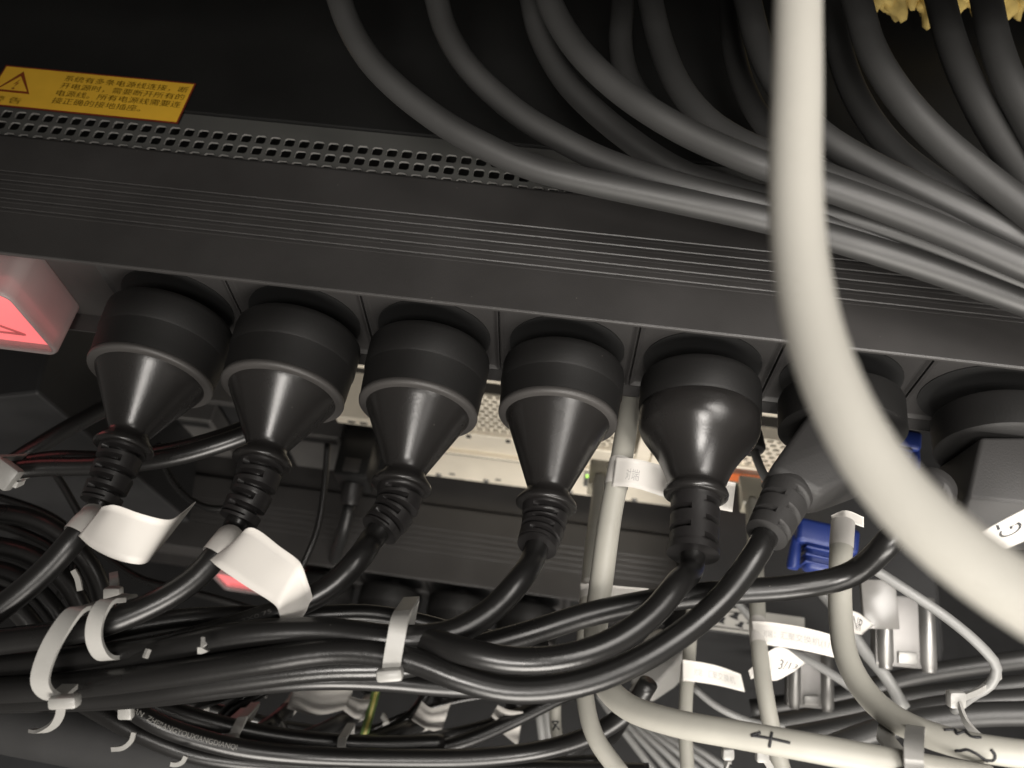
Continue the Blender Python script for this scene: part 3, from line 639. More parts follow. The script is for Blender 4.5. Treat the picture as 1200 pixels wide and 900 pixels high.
ucab('dim black cable behind the near cream cable at the top', dd([(854, 0), (860, 60), (876, 112), (902, 152), (960, 196), (1040, 234), (1120, 266), (1200, 296)], [296, 272, 252, 242]), 3.6)
ucab('black cable just left of the near cream cable at the top edge', dd([(876, 0), (890, 55), (915, 105), (960, 157), (1020, 194), (1100, 233), (1200, 282)], [262, 244, 234, 228]), 3.85)
ucab('dim black cable directly right of the near cream cable', dd([(975, 0), (984, 60), (1004, 115), (1040, 168), (1090, 210), (1140, 240), (1200, 270)], [272, 258, 246, 238]), 3.85)
ucab('thick black cable below the yellow foam, arcing to the picture edge', dd([(1004, 0), (1022, 60), (1056, 115), (1100, 163), (1150, 205), (1200, 244)], [246, 236, 230, 224]), 4.0)
ucab('second black cable from the top corner, below the yellow foam', dd([(1102, 0), (1115, 50), (1140, 110), (1168, 160), (1200, 205)], [250, 240, 234, 228]), 4.0)
ucab('black cable nearest the top corner of the picture', dd([(1156, 0), (1166, 50), (1184, 100), (1210, 150)], [240, 234, 230, 226]), 4.0)

# ragged yellow foam at the top
bits = []
fx = [960, 984, 1010, 1030, 1050, 1072, 1090, 1112, 1128, 1150, 1172, 1196, 1225]
fy = [8, 4, -4, 6, 10, -2, 16, 20, -3, 12, 18, 8, 26]
f_ = thing('foam_strip', 'ragged yellow foam strip peeking in behind the cables at the top', 'foam', P(1090, 0, 330))
for k, (x, y) in enumerate(zip(fx, fy)):
    bm = bmesh.new(); bmesh.ops.create_icosphere(bm, subdivisions=3, radius=1.0)
    ph = rng.uniform(0, 6, 6)
    for v in bm.verts:
        s = 1+0.16*math.sin(5*v.co.x+ph[0])+0.14*math.sin(7*v.co.y+ph[1])+0.12*math.sin(9*v.co.z+ph[2])+0.08*math.sin(17*v.co.x+13*v.co.z+ph[3])
        v.co = Vector((v.co.x*s*5.0, v.co.y*s*5.0, v.co.z*s*9.0))
    c = P(x, y-19, 330); R = axes(RT, UP)
    V = np.array([v.co[:] for v in bm.verts])@R+c; F = [[v.index for v in f.verts] for f in bm.faces]; bm.free()
    mesh_obj('foam_lump', V, F, 'foam_yellow', f_)

# ------------------------------------------------------------------ server rear between the two strips
SY = 66.0
def rear(px, py, y=SY): return on_plane(px, py, 1, y)
zb = rear(610, 571)[2]; z1 = rear(610, 541)[2]; z2 = rear(610, 522)[2]; z3 = zb+98
sv = thing('rack_server', 'pale metal rear of a server with ports seen between the plugs', 'server', (0, SY+60, zb))
xl, xr = -290.0, 176.0; xm = rear(478, 552)[0]
def sbox(name, x0, x1, y0, y1, za, zb_, mat, bev=0.3, par=sv):
    V, F = g_box(((x0+x1)/2, (y0+y1)/2, (za+zb_)/2), (abs(x1-x0), abs(y1-y0), abs(zb_-za)), bev=bev, seg=1); return mesh_obj(name, V, F, mat, par, flat=True)
sbox('lower_panel', xm, xr, SY, SY+200, zb, z1, 'zinc', 0.5)
sbox('ledge', xm, xr, SY+3, SY+200, z1, z2, 'zinc', 0.4)
xq = rear(392, 490)[0]
sbox('bay_trim', xq, xm-0.2, SY+1, SY+200, z2-2, z2+6, 'zinc', 0.4)
sbox('bay_trim', xl, xq-0.3, SY+2.5, SY+200, z2-2, z2+3, 'steel_dark', 0.4)
sbox('power_bay', xl, xm-0.2, SY+12, SY+200, zb-10, z2-2.2, 'rack_black', 0.4)
sbox('top_cover', xl, xr, SY+16, SY+200, z3-2, z3, 'zinc', 0.4)
# notches in the ledge and a seam
for px in (547, 592):
    a = rear(px, 530)[0]; sbox('notch', a, a+2.6, SY+2.6, SY+3.4, z2-4.4, z2-0.8, 'deep_black', 0)
sbox('seam', xm, rear(690, 545)[0], SY-0.25, SY+0.4, z1-1.4, z1-0.9, 'steel_dark', 0)
for px in (526, 580, 622):
    a = rear(px, 552); sbox('vent_slot', a[0], a[0]+3.4, SY-0.3, SY+0.4, zb+6, zb+8.2, 'steel_dark', 0)
for px, py in ((515, 560), (570, 566), (632, 572), (668, 576), (745, 580), (800, 588)):
    a = rear(px, py); V, F = g_lathe([(0, 1.9), (0.7, 1.9), (1.1, 1.4), (1.2, 0.4)], (a[0], SY+0.1, zb+4), (0, -1, 0), 16); mesh_obj('screw', V, F, 'steel', sv, angle=40)
for px in (404, 418, 432):
    a = rear(px, 486); sbox('vent_slot', a[0], a[0]+4.0, SY+0.6, SY+1.4, z2+0.4, z2+2.6, 'steel_dark', 0)
# honeycomb grille (upright): same sheet turned up
def grille(name, x0, nx_, z0, nz, pitch, hole, y, mat, stag=True):
    V = []; F = []
    for k in range(nz):
        for i in range(nx_):
            cx = x0+(i+0.5+(0.5 if k % 2 and stag else 0))*pitch; cz = z0+(k+0.5)*pitch*0.9; b = len(V)
            for j in range(8):
                a = math.pi/8+j*math.pi/4
                V.append((cx+hole/2*math.cos(a), y, cz+hole/2*math.sin(a)))
            for j in range(8):
                a = math.pi/8+j*math.pi/4; V.append((cx+hole/2*math.cos(a), y+0.8, cz+hole/2*math.sin(a)))
            p, q = pitch/2, pitch*0.45
            out = [(p, q*0.4), (p*0.4, q), (-p*0.4, q), (-p, q*0.4), (-p, -q*0.4), (-p*0.4, -q), (p*0.4, -q), (p, -q*0.4)]
            for x, z in out: V.append((cx+x, y, cz+z))
            for x, z in ((p, q), (-p, q), (-p, -q), (p, -q)): V.append((cx+x, y, cz+z))
            for j in range(8):
                j2 = (j+1) % 8; F.append([b+j, b+j2, b+8+j2, b+8+j])
                m = [0, 1, 2, 3, 4, 5, 6, 7]
                F.append([b+j, b+16+j, b+16+j2, b+j2])
            for j, cnr in ((0, 0), (2, 1), (4, 2), (6, 3)): F.append([b+16+j, b+24+cnr, b+16+j+1])
    o = mesh_obj(name, V, F, mat, sv, flat=True); o['kind'] = 'stuff'; return o
gx0 = rear(520, 505, SY+6)[0]; gx1 = rear(735, 505, SY+6)[0]
grille('grille', gx0, int((gx1-gx0)/4.6)+1, z2+0.5, 10, 4.6, 4.0, SY+6, 'zinc')
sbox('grille_back', xl, xr, SY+30, SY+34, z2, z3-2, 'deep_black', 0)
hx0 = rear(838, 535, SY+6)[0]; z4 = rear(880, 553, SY+6)[2]
grille('grille', hx0, 14, z4, 9, 5.2, 3.9, SY+5.5, 'zinc')
sbox('board_edge', hx0-3, xr-2, SY-1, SY+5, z4-3.6, z4-1.2, 'board_green', 0.2)
# slot brackets
for px in (752, 772):
    a = rear(px, 510)[0]; sbox('slot_bracket', a, a+7.5, SY+1, SY+2.6, z2-8, z2+26, 'zinc', 0.3)
a = rear(762, 510)[0]; sbox('slot_gap', a-1, a+6, SY+5, SY+6, z2-6, z2+24, 'rack_black', 0)
# network ports with lit leds
def port(px, py, col):
    c = rear(px, py); pr = sbox('network_port', c[0]-9, c[0]+9, SY-1.6, SY+10, c[2]-9, c[2]+9, 'steel', 0.4)
    sbox('port_mouth', c[0]-6.4, c[0]+6.4, SY-1.9, SY-1.2, c[2]-6, c[2]+6, 'deep_black', 0, pr)
    for s in (-1, 1): sbox('port_light', c[0]+s*6.8-1.6, c[0]+s*6.8+1.6, SY-2.2, SY-1.4, c[2]+5.2, c[2]+8.4, 'led_green', 0, pr)
port(703, 562, 0)
c = rear(886, 562); o_ = sbox('orange_label', c[0]-22, c[0]+24, SY-1.3, SY-0.6, c[2]-3.0, c[2]+6.0, 'orange', 0); 
port(884, 585, 0)
c = rear(855, 588); pl = sbox('port_sticker', c[0]-11, c[0]+7, SY-0.9, SY-0.3, c[2]-14, c[2]+9, 'paper_white', 0); pl['label'] = 'white paper sticker with faint print'
c = rear(913, 575); sbox('latch', c[0]-6, c[0]+9, SY-8, SY+2, c[2]-5, c[2]+9, 'blue', 1.2)
# power supplies on the left: silver tongues and black inlets
for (x0p, y0p, x1p, y1p) in ((178, 492, 246, 522), (346, 512, 398, 543)):
    a = rear(x0p, y1p, SY-2); b = rear(x1p, y0p, SY-2)
    t_ = sbox('supply_tongue', a[0], b[0], SY-2, SY+10, min(a[2], b[2])-4, max(a[2], b[2])-2, 'steel_dark', 0.6)
    sbox('tongue_slot', a[0]+7, b[0]-3, SY-2.5, SY-1.5, max(a[2], b[2])-11, max(a[2], b[2])-4, 'deep_black', 0, t_)
    sbox('tongue_edge', a[0]+5, b[0]-2, SY-2.8, SY-1.8, max(a[2], b[2])-3.6, max(a[2], b[2])-2.8, 'steel', 0, t_)
# black inlet plugs on the power bays
def inlet(px, py, label):
    c = rear(px, py, SY-12)
    t = thing('inlet_plug', label, 'power plug', c, 'inlet plugs on the server rear')
    V, F = g_box(c, (20, 30, 24), bev=2.2); mesh_obj('plug_body', V, F, 'cord_old', t, angle=40)
    V, F = g_box(c+np.array([0, -8, 12.2]), (9, 8, 1.0), bev=0.3); mesh_obj('ridge', V, F, 'plug_rim', t, angle=40)
    V, F = g_lathe([(0, 6.5), (10, 5.6), (12, 4.2)], c+np.array([0, -14, -1]), (0, -1, -0.3), 24); mesh_obj('strain_relief', V, F, 'relief_black', t, angle=40)
    e = c+np.array([0, -25, -5]); path = resample(spline([e, e+np.array([-3, -12, -12]), e+np.array([-14, -18, -50]), e+np.array([-30, -14, -120])], 10), 4)
    V, F = g_tube(path, 3.4); mesh_obj('cable', V, F, 'cord_old', t)
inlet(420, 540, 'black inlet plug on the server rear between second and third round plugs')
inlet(300, 560, 'black inlet plug on the server rear in the dark behind the second plug')

# ------------------------------------------------------------------ grey data cables
GD = 'pale data cables'
def dcab(name, label, pts, r, mat='jacket_grey', group=GD):
    t = thing(name, label, 'data cable', P(*pts[-1]), group)
    path = resample(smooth(spline([P(*p) for p in pts], 12), 4), 3.0); PATH[t.name] = path
    V, F = g_tube(path, r, 20); mesh_obj('jacket', V, F, mat, t); return t
fg = dcab('data_cable', 'thick cream cable hanging blurred in front of everything', [(937, -60, 132), (935, 0, 128), (934, 100, 121), (932, 200, 115), (937, 300, 109), (957, 400, 103), (993, 490, 98), (1043, 568, 94), (1110, 635, 90), (1200, 700, 86), (1300, 755, 82)], 3.35, 'jacket_cream', None)
d1 = dcab('data_cable', 'pale grey cable marked with a handwritten 4, sweeping right along the bottom', [(742, 430, 335), (737, 480, 300), (728, 540, 282), (716, 600, 274), (705, 680, 268), (698, 740, 264), (703, 790, 256), (732, 826, 244), (790, 847, 233), (865, 861, 225), (950, 876, 219), (1040, 893, 216), (1160, 915, 214)], 3.5)
d2 = dcab('data_cable', 'thin pale cable from a clear plug, running beside the cable marked 4', [(703, 560, 452), (700, 590, 432), (694, 640, 400), (689, 700, 368), (685, 760, 340), (686, 820, 322), (698, 865, 312), (730, 910, 305)], 3.2)
d3 = dcab('data_cable', 'pale cable from the clear plug below the orange label, with a white flag', [(881, 588, 440), (884, 630, 412), (887, 690, 385), (889, 750, 362), (896, 810, 346), (908, 870, 336), (920, 915, 330)], 3.3)
d4 = dcab('data_cable', 'pale cable marked with a handwritten 23, curving to the bottom corner', [(988, 612, 282), (985, 660, 274), (985, 720, 266), (992, 770, 256), (1015, 812, 246), (1055, 846, 234), (1110, 868, 224), (1170, 880, 218), (1260, 890, 214)], 3.4)
d5 = dcab('data_cable', 'narrow pale cable carrying a white flag left of the dark gap', [(812, 700, 405), (809, 750, 390), (805, 800, 375), (803, 850, 362), (806, 910, 352)], 2.8)
d6 = dcab('data_cable', 'short pale cable with a dark mark behind the drooping white tag', [(656, 760, 420), (651, 820, 412), (652, 860, 405), (668, 910, 395)], 2.7)
def clear_plug(t, px, py, d):
    c = P(px, py, d); V, F = g_box(c, (11.5, 20, 8), R=axes((1, 0, 0), (0, 0.5, 1)), bev=0.8); mesh_obj('clear_plug', V, F, 'clear_plug', t, angle=40)
    V, F = g_box(c+np.array([0, -7, 5]), (4.5, 12, 1.2), R=axes((1, 0, 0), (0, 0.35, 1)), bev=0.3); mesh_obj('latch', V, F, 'clear_plug', t, angle=40)
clear_plug(d2, 703, 560, 455); clear_plug(d3, 880, 580, 446)
# flag labels on data cables
flag(d1, ringpts(PATH[d1.name], (726, 540), (721, 566)), [P(722, 536, 276), P(745, 538, 273), P(800, 552, 280), P(862, 566, 292)], [P(717, 570, 274), P(740, 571, 271), P(796, 588, 278), P(858, 600, 290)], '对端', ringr=3.75, txa=(0.22, 0.35, 0.16, 0.4))
flag(d3, ringpts(PATH[d3.name], (888, 728), (889, 755)), [P(881, 728, 364), P(900, 729, 360), P(940, 735, 360), P(986, 747, 362)], [P(883, 755, 362), P(900, 756, 358), P(940, 762, 358), P(988, 773, 360)], '对端：汇聚交换机(1/1)', ringr=3.5, txa=(0.25, 0.33, 0.7, 0.38))
flag(d5, ringpts(PATH[d5.name], (806, 776), (805, 798)), [P(800, 773, 372), P(815, 775, 370), P(840, 780, 370), P(868, 790, 372)], [P(800, 798, 372), P(815, 799, 370), P(840, 803, 370), P(873, 811, 372)], '对端：汇聚交换机', ringr=3.1, txa=(0.3, 0.3, 0.6, 0.4))
flag(d4, ringpts(PATH[d4.name], (988, 608), (987, 616)), [P(974, 604, 290), P(990, 598, 286), P(1012, 606, 290)], [P(976, 614, 290), P(992, 612, 286), P(1012, 618, 290)], ringr=3.6, label='white paper collar at the top of the cable')
flag(d2, ringpts(PATH[d2.name], (688, 684), (686, 704)), [P(680, 684, 371), P(700, 684, 368), P(725, 687, 372), P(760, 690, 378)], [P(681, 705, 366), P(700, 704, 363), P(725, 706, 367), P(758, 708, 372)], ringr=3.4)
sh7 = Sheet([P(1128, 632, 222), P(1140, 629, 221), P(1160, 618, 220), P(1190, 602, 219), P(1225, 585, 219)], [P(1140, 650, 222), P(1152, 655, 221), P(1172, 646, 220), P(1200, 634, 219), P(1235, 618, 219)])
V, F = sh7.geo(0.25); f7 = mesh_obj('cable_label', V, F, 'paper_white', c7); f7['label'] = 'white flag label with two dark characters'
text_on_sheet('lettering', sh7, 'G7', 0.55, 0.02, 0.22, 0.6, 'ink_black', f7, rot=True)

# handwriting: strokes laid on the jacket
def strokes(t, path, r, lines, c_px, size, phi0=0.0, w=0.38):
    i0 = near(path, *c_px); gs = []
    T = np.gradient(path, axis=0); T /= np.linalg.norm(T, axis=1)[:, None]
    step = np.linalg.norm(path[1]-path[0])
    for ln in lines:
        Q = []
        for u, v in spline([(a, b, 0) for a, b in ln], 6)[:, :2]:
            s = i0+u*size/step; k = int(min(max(s, 0), len(path)-2)); f = s-k; p = path[k]*(1-f)+path[k+1]*f
            c = CAM-p; c -= T[k]*(c@T[k]); c /= np.linalg.norm(c); s_ = np.cross(c, T[k]); a = v*size/r+phi0
            Q.append(p+(r+0.02)*(c*math.cos(a)+s_*math.sin(a)))
        gs.append(g_tube(np.array(Q), w, 6))
    V, F = join(*gs); mesh_obj('handwriting', V, F, 'ink_black', t)
strokes(d1, PATH[d1.name], 3.5, [[(-1.2, 0.1), (0, 0.12), (1.3, 0.05)], [(0.1, 0.55), (0.05, 0.0), (0.0, -0.45)], [(-1.2, 0.1), (-0.6, 0.4)]], (898, 868), 3.6)
strokes(d4, PATH[d4.name], 3.4, [[(-1.6, 0.5), (-1.1, 0.75), (-0.9, 0.45), (-0.6, 0.8), (-0.2, 0.5), (0.3, 0.55)]], (1148, 876), 4.2, 0.1)
strokes(d4, PATH[d4.name], 3.4, [[(-1.6, -0.2), (-1.0, 0.05), (-0.4, -0.25), (-0.1, -0.5)], [(0.0, 0.3), (0.2, 0.0), (0.1, -0.35), (-0.3, -0.4)]], (1160, 880), 4.2, -0.35)
strokes(d6, PATH[d6.name], 2.7, [[(-0.6, 0.5), (0.6, -0.5)], [(-0.6, -0.5), (0.6, 0.5)], [(-0.6, 0.5), (-0.6, -0.5)]], (651, 852), 3.0)

# ------------------------------------------------------------------ zip ties
def tie(label, front, wdir, width, back, head, tail=None, group='white nylon cable ties', th=1.1, hs=(7.5, 5.5, 5.0), loop_=True):
    """front: points of the visible band from top to bottom; back: how far behind the band closes"""
    f = [P(*p) for p in front]; t = thing('cable_tie', label, 'cable tie', f[-1], group)
    path = resample(smooth(spline(f, 10), 3), 1.2)
    if back >= 20:
        b0, b1 = f[-1]+FW*back*0.8+(f[0]-f[-1])*0.15, f[0]+FW*back*0.8+(f[-1]-f[0])*0.15
        ring = np.vstack([path]+[a+(b-a)*np.linspace(0.02, 1, 12)[:, None] for a, b in ((path[-1], b0), (b0, b1), (b1, path[0]))])
        path = resample(ring, 1.2)
    V, F = g_ribbon(path, wdir, width, th); mesh_obj('strap', V, F, 'nylon', t, angle=40)
    h = P(*head); d = f[-1]-f[-2]
    V, F = g_box(h, hs, R=axes(wdir, -FW), bev=1.0, seg=2); mesh_obj('head', V, F, 'nylon', t, angle=40)
    if tail:
        tp = resample(spline([P(*p) for p in tail], 10), 1.2); V, F = g_ribbon(tp, np.cross(tp[-1]-tp[0], FW)*0+np.array(wdir), 2.2, 0.9); mesh_obj('tail', V, F, 'nylon', t, angle=40)
    return t
bd = P(500, 760, 230)-P(300, 775, 230); bd /= np.linalg.norm(bd)
tie('broad white cable tie looping round the leftmost end of the black bundle', [(104, 712, 229), (88, 716, 224), (68, 742, 221), (54, 770, 220), (47, 798, 220), (54, 812, 222), (66, 818, 224)], bd+RT*0.4, 4.4, 34, (76, 822, 222), [(72, 826, 224), (70, 838, 232), (62, 850, 240), (48, 857, 246), (38, 856, 250)], hs=(7.2, 3.2, 4))
tie('white cable tie round one cord, right beside the leftmost broad tie', [(140, 704, 233), (124, 706, 228), (113, 724, 226), (110, 745, 226), (115, 762, 228), (124, 771, 231), (142, 770, 236)], bd, 4.0, 16, (146, 772, 240), None, hs=(5, 3, 3))
tie('upright white cable tie round the bundle below the gap of third and fourth plugs', [(472, 718, 226), (468, 728, 222), (464, 750, 221), (460, 772, 221), (458, 786, 222)], bd, 4.4, 30, (457, 790, 221), None, hs=(6.6, 3.2, 4.0))
tie('pair tie with a rounded head on the lower cords at the bottom', [(272, 845, 352), (268, 855, 348), (262, 872, 346), (258, 888, 348), (258, 900, 352)], bd, 4.0, 26, (262, 898, 346), None)
tie('shorter tie with a bulb head beside the bottom pair tie', [(284, 842, 350), (279, 852, 347), (274, 862, 346), (270, 870, 346)], bd, 3.8, 26, (270, 872, 344), None, hs=(6.5, 7, 5))
tie('narrow white tie crossing the lowest cords at the bottom edge', [(401, 866, 352), (400, 876, 348), (399, 890, 348), (398, 905, 352)], bd, 3.2, 26, (398, 912, 348), None)
tie('small white tie head at the left picture edge above the bundle', [(-4, 540, 292), (0, 546, 290), (4, 554, 290), (8, 562, 292)], (0.3, 0.5, 0.2), 4.0, 22, (6, 556, 288), [(10, 562, 288), (18, 568, 289), (28, 564, 292)], hs=(8, 8, 5))
tie('small tie with a square head under the first white flag', [(133, 672, 285), (134, 680, 282), (134, 690, 282), (134, 697, 284)], RT, 2.6, 14, (133, 696, 280), [(136, 700, 281), (144, 701, 282), (150, 697, 284)], hs=(5.4, 4.6, 4))
tie('tie with a pale angular head under the bundle near the printed lettering', [(150, 820, 322), (149, 826, 320), (148, 834, 320), (150, 842, 322)], RT, 3.0, 16, (148, 833, 318), None, hs=(5.2, 5.6, 4))
tie('tie standing free with a long tail near the bottom right corner', [(1172, 792, 300), (1150, 808, 290), (1132, 816, 282), (1122, 820, 278)], UP, 2.0, 10, (1120, 819, 276), [(1124, 824, 274), (1132, 846, 270), (1146, 862, 266), (1166, 876, 262)], hs=(5.2, 5.2, 4))
tie('tie joining the two pale cables marked 4 and 23', [(1078, 850, 234), (1073, 854, 226), (1071, 872, 214), (1070, 890, 210), (1072, 908, 213)], (1, 0.1, 0), 4.4, 22, (1071, 918, 210), None)
tie('small tie below the pale cable marked 4, right end', [(900, 892, 300), (896, 888, 298), (892, 884, 298), (888, 882, 300)], UP, 2.2, 8, (893, 885, 296), [(897, 890, 296), (903, 900, 296), (906, 912, 296)], hs=(4.4, 4.4, 3.5))
tie('small tie below the pale cable marked 4, left end', [(856, 892, 330), (854, 888, 328), (852, 884, 328), (850, 880, 330)], UP, 2.2, 8, (853, 883, 326), [(853, 890, 326), (850, 900, 328), (850, 912, 330)], hs=(4.4, 4.4, 3.5))
# cut tie ends lying about
def snip(label, pts, w=2.0):
    tp = resample(spline([P(*p) for p in pts], 8), 1.0); V, F = g_ribbon(tp, UP, w, 0.9); tag(mesh_obj('tie_tail', V, F, 'nylon', angle=40), label, 'cable tie', 'loose tie ends')
snip('curved tie end on the conduit near the angular tie head', [(157, 858, 322), (154, 868, 322), (145, 876, 322), (131, 878, 323)], 1.6)
snip('curved tie end lowest on the conduit at the bottom edge', [(218, 886, 320), (214, 893, 320), (206, 896, 320), (200, 895, 320)], 1.6)
snip('short thin tie end hanging below the first white flag', [(86, 668, 300), (91, 678, 300), (94, 692, 300)], 1.8)
snip('tiny tie end left of the wide curved label', [(238, 826, 400), (244, 832, 398), (240, 834, 398)], 2.4)
snip('tiny tie end above the wide curved label', [(303, 808, 398), (310, 812, 396), (308, 816, 396)], 3.6)
snip('tiny tie end on the bundle above the wide curved label', [(238, 748, 222), (238, 756, 221), (242, 761, 221), (232, 762, 221)], 1.6)
snip('tiny tie end standing up right of the one-cord tie', [(174, 761, 226), (170, 771, 225)], 1.2)

snip('white tie head standing in the gap below the upright tie', [(448, 838, 420), (452, 845, 418), (453, 851, 418)], 3.2)
snip('tiny bright tie end under the wide curved label', [(329, 848, 398), (333, 856, 396), (336, 860, 396)], 3.0)

# green-yellow earth wire
ew = loose('earth_wire', 'green and yellow earth wire hanging in the gap below the upright tie', 'wire', [(450, 780, 400), (442, 805, 402), (434, 835, 404), (424, 872, 406), (420, 900, 408)], 2.0, 'wire_green', None)
q = PATH[ew.name]; T, N, B = frames(q); V, F = g_tube(q-FW*1.25+RT*0.25, 1.0, 10); mesh_obj('yellow_stripe', V, F, 'wire_yellow', ew)

# ------------------------------------------------------------------ right-hand clutter
# thin grey leads
GT = 'thin grey leads'
t_ = thing('sensor_lead', 'thin grey lead with a small black boot hanging beside the bell plug', 'lead', P(880, 510, 300), GT)
path = resample(smooth(spline([P(880, 512, 318), P(886, 535, 312), P(896, 558, 306), P(911, 580, 300), P(930, 610, 300)], 12), 3), 2); V, F = g_tube(path, 1.5, 12); mesh_obj('cable', V, F, 'thin_grey', t_)
V, F = g_lathe([(0, 3.2), (4, 4.0), (10, 4.2), (11, 3.6), (11.2, 2.0)], P(878, 498, 320), P(883, 526, 314)-P(878, 498, 320), 24); mesh_obj('boot', V, F, 'plug_ring', t_, angle=40)
loose('thin_lead', 'thin grey lead looping beside the near cream cable to the free tie', 'lead', [(1020, 664, 300), (1060, 690, 296), (1110, 724, 292), (1150, 758, 290), (1168, 782, 290), (1160, 803, 292), (1140, 815, 296), (1118, 832, 304)], 1.7, 'thin_grey', GT)
loose('thin_lead', 'thin grey lead crossing below the white flag with print', 'lead', [(850, 690, 420), (872, 715, 416), (905, 752, 410), (950, 775, 400), (990, 800, 392), (1030, 830, 385)], 1.9, 'thin_grey', GT)
loose('thin_lead', 'thin grey lead from the paper collar cable down to the dark cables', 'lead', [(960, 690, 400), (985, 720, 396), (1012, 762, 390), (1036, 790, 384), (1060, 830, 380)], 2.6, 'thin_grey', GT)
loose('thin_lead', 'thin grey lead below the narrow pale cable flag', 'lead', [(812, 805, 396), (840, 828, 392), (880, 846, 388), (920, 852, 384)], 1.5, 'thin_grey', GT)
for k in range(6):
    loose('thin_lead', ['first', 'second', 'third', 'fourth', 'fifth', 'sixth'][k]+' from the left of the dim grey leads fanning to the bottom edge', 'lead', [(700+k*8, 812+k*3, 520), (726+k*11, 850+k*2, 505), (752+k*15, 884, 495), (775+k*19, 915, 488)], 2.0, 'thin_grey', 'grey leads fanning to the bottom edge')
for k in range(3):
    loose('thin_lead', ['left', 'middle', 'right'][k]+' of three grey leads standing behind the drooping white tag', 'lead', [(628+k*9, 815, 470), (634+k*9, 850, 465), (640+k*9, 905, 460)], 2.2, 'thin_grey', 'grey leads behind the drooping tag')
# dark cables in the lower right gap
GR = 'dark cables in the lower right gap'
for lab, pts in (('topmost dark cable sweeping right in the lower right gap', [(880, 830, 470), (980, 815, 460), (1080, 790, 450), (1220, 770, 440)]),
    ('second dark cable sweeping right in the lower right gap', [(860, 856, 440), (960, 838, 430), (1060, 818, 420), (1220, 800, 410)]),
    ('third dark cable sweeping right in the lower right gap', [(900, 868, 400), (1000, 850, 390), (1100, 828, 385), (1220, 818, 380)]),
    ('lowest dark cable sweeping right behind the free tie tail', [(960, 880, 360), (1050, 850, 350), (1140, 838, 345), (1220, 836, 340)])):
    loose('cable', lab, 'cable', pts, 4.6, 'cord_dark_grey', GR)

# blue video plugs
def video_plug(px, py, d, label, k=1.0, dirx=(-0.1, -1, -0.1)):
    c = P(px, py, d); t = thing('video_plug', label, 'connector', c, 'blue video plugs'); R = axes(dirx, (0, -0.2, 1))
    V, F = g_box(c-R[0]*6*k, (10*k, 24*k, 11*k), R=R, bev=2.0*k, seg=3); mesh_obj('shell', V, F, 'blue', t, angle=40)
    V, F = g_box(c+R[0]*3*k, (11*k, 15*k, 9.5*k), R=R, bev=2.6*k, seg=3); g = mesh_obj('grip', V, F, 'blue', t, angle=40)
    for q_ in range(3):
        V, F = g_box(c+R[0]*(0.2+2.9*q_)*k, (1.3*k, 16.2*k, 10.6*k), R=R, bev=0.6*k); mesh_obj('ridge', V, F, 'blue', g, angle=40)
    for s_ in (-1, 1):
        V, F = g_lathe([(-6*k, 1.8*k), (0, 2.4*k), (6*k, 2.5*k), (7*k, 2.0*k), (7.2*k, 1.0*k)], c+R[1]*s_*11*k+R[0]*2*k, R[0], 18); mesh_obj('thumb_screw', V, F, 'blue', t, angle=40)
video_plug(965, 648, 352, 'blue ridged video plug behind the angled plug and the paper collar')
video_plug(1046, 528, 330, 'blue video plug glimpsed between the two angled plugs', 0.75)

# metal connectors
def metal_connector(px, py, d, label, s=1.0):
    c = P(px, py, d); t = thing('metal_connector', label, 'connector', c, 'bright metal connectors'); R = axes((1, 0.05, 0.0), (0.05, 1.0, 0.25))
    V, F = g_box(c, (26*s, 7*s, 30*s), R=R, bev=0.8); mesh_obj('shell', V, F, 'steel_dark', t, angle=40)
    for k in (-1, 1):
        V, F = g_lathe([(-15*s, 2.6*s), (-14*s, 3.4*s), (13*s, 3.4*s), (14*s, 2.8*s), (16*s, 2.8*s), (16.4*s, 2.2*s)], c+R[0]*k*9*s-R[1]*3.5*s, -R[2], 20); mesh_obj('post', V, F, 'steel', t, angle=40)
    V, F = g_box(c-R[1]*4*s-R[2]*11*s, (8*s, 2*s, 5*s), R=R, bev=0.4); mesh_obj('clip', V, F, 'steel', t, angle=40)
metal_connector(1058, 740, 390, 'larger bright metal connector hanging below the thin looping lead')
metal_connector(948, 796, 430, 'smaller bright metal connector below the white flag with print', 0.85)
# clear hinged clip by the larger connector
pts = [P(1022, 690, 378), P(1050, 700, 372), P(1046, 716, 370), P(1020, 728, 374)]
c = P(1030, 708, 375); V, F = g_box(c, (14, 4, 20), R=axes((1, 0.1, 0.1), (0.1, 1.0, 0.3)), bev=0.5); tag(mesh_obj('clear_clip', V, F, 'clip_smoke', angle=40), 'clear plastic clip above the larger metal connector', 'clip')
# small printed tags
def papertag(label, a, b, tx=None, txa=None):
    sh = Sheet([P(*p) for p in a], [P(*p) for p in b]); V, F = sh.geo(0.25); o = mesh_obj('paper_tag', V, F, 'paper_white'); tag(o, label, 'paper tag', 'small paper tags')
    if tx: text_on_sheet('lettering', sh, tx, *txa, 'ink_black', o)
papertag('small bright paper tag with print tucked behind the flagged pale cable', [(893, 768, 362), (915, 758, 360), (944, 777, 360)], [(893, 790, 362), (906, 798, 360), (930, 787, 360)], '3/13', (0.55, 0.35, 0.4, 0.3))
papertag('small paper tag with dark print beside the clear clip', [(976, 722, 372), (1000, 716, 370), (1024, 732, 368)], [(982, 738, 372), (1000, 742, 370), (1010, 744, 368)], 'NR', (0.5, 0.2, 0.3, 0.6))
papertag('scrap of white paper at the left of the tag behind the flagged cable', [(877, 786, 368), (884, 780, 368), (890, 778, 368)], [(880, 796, 368), (886, 793, 368), (892, 792, 368)])
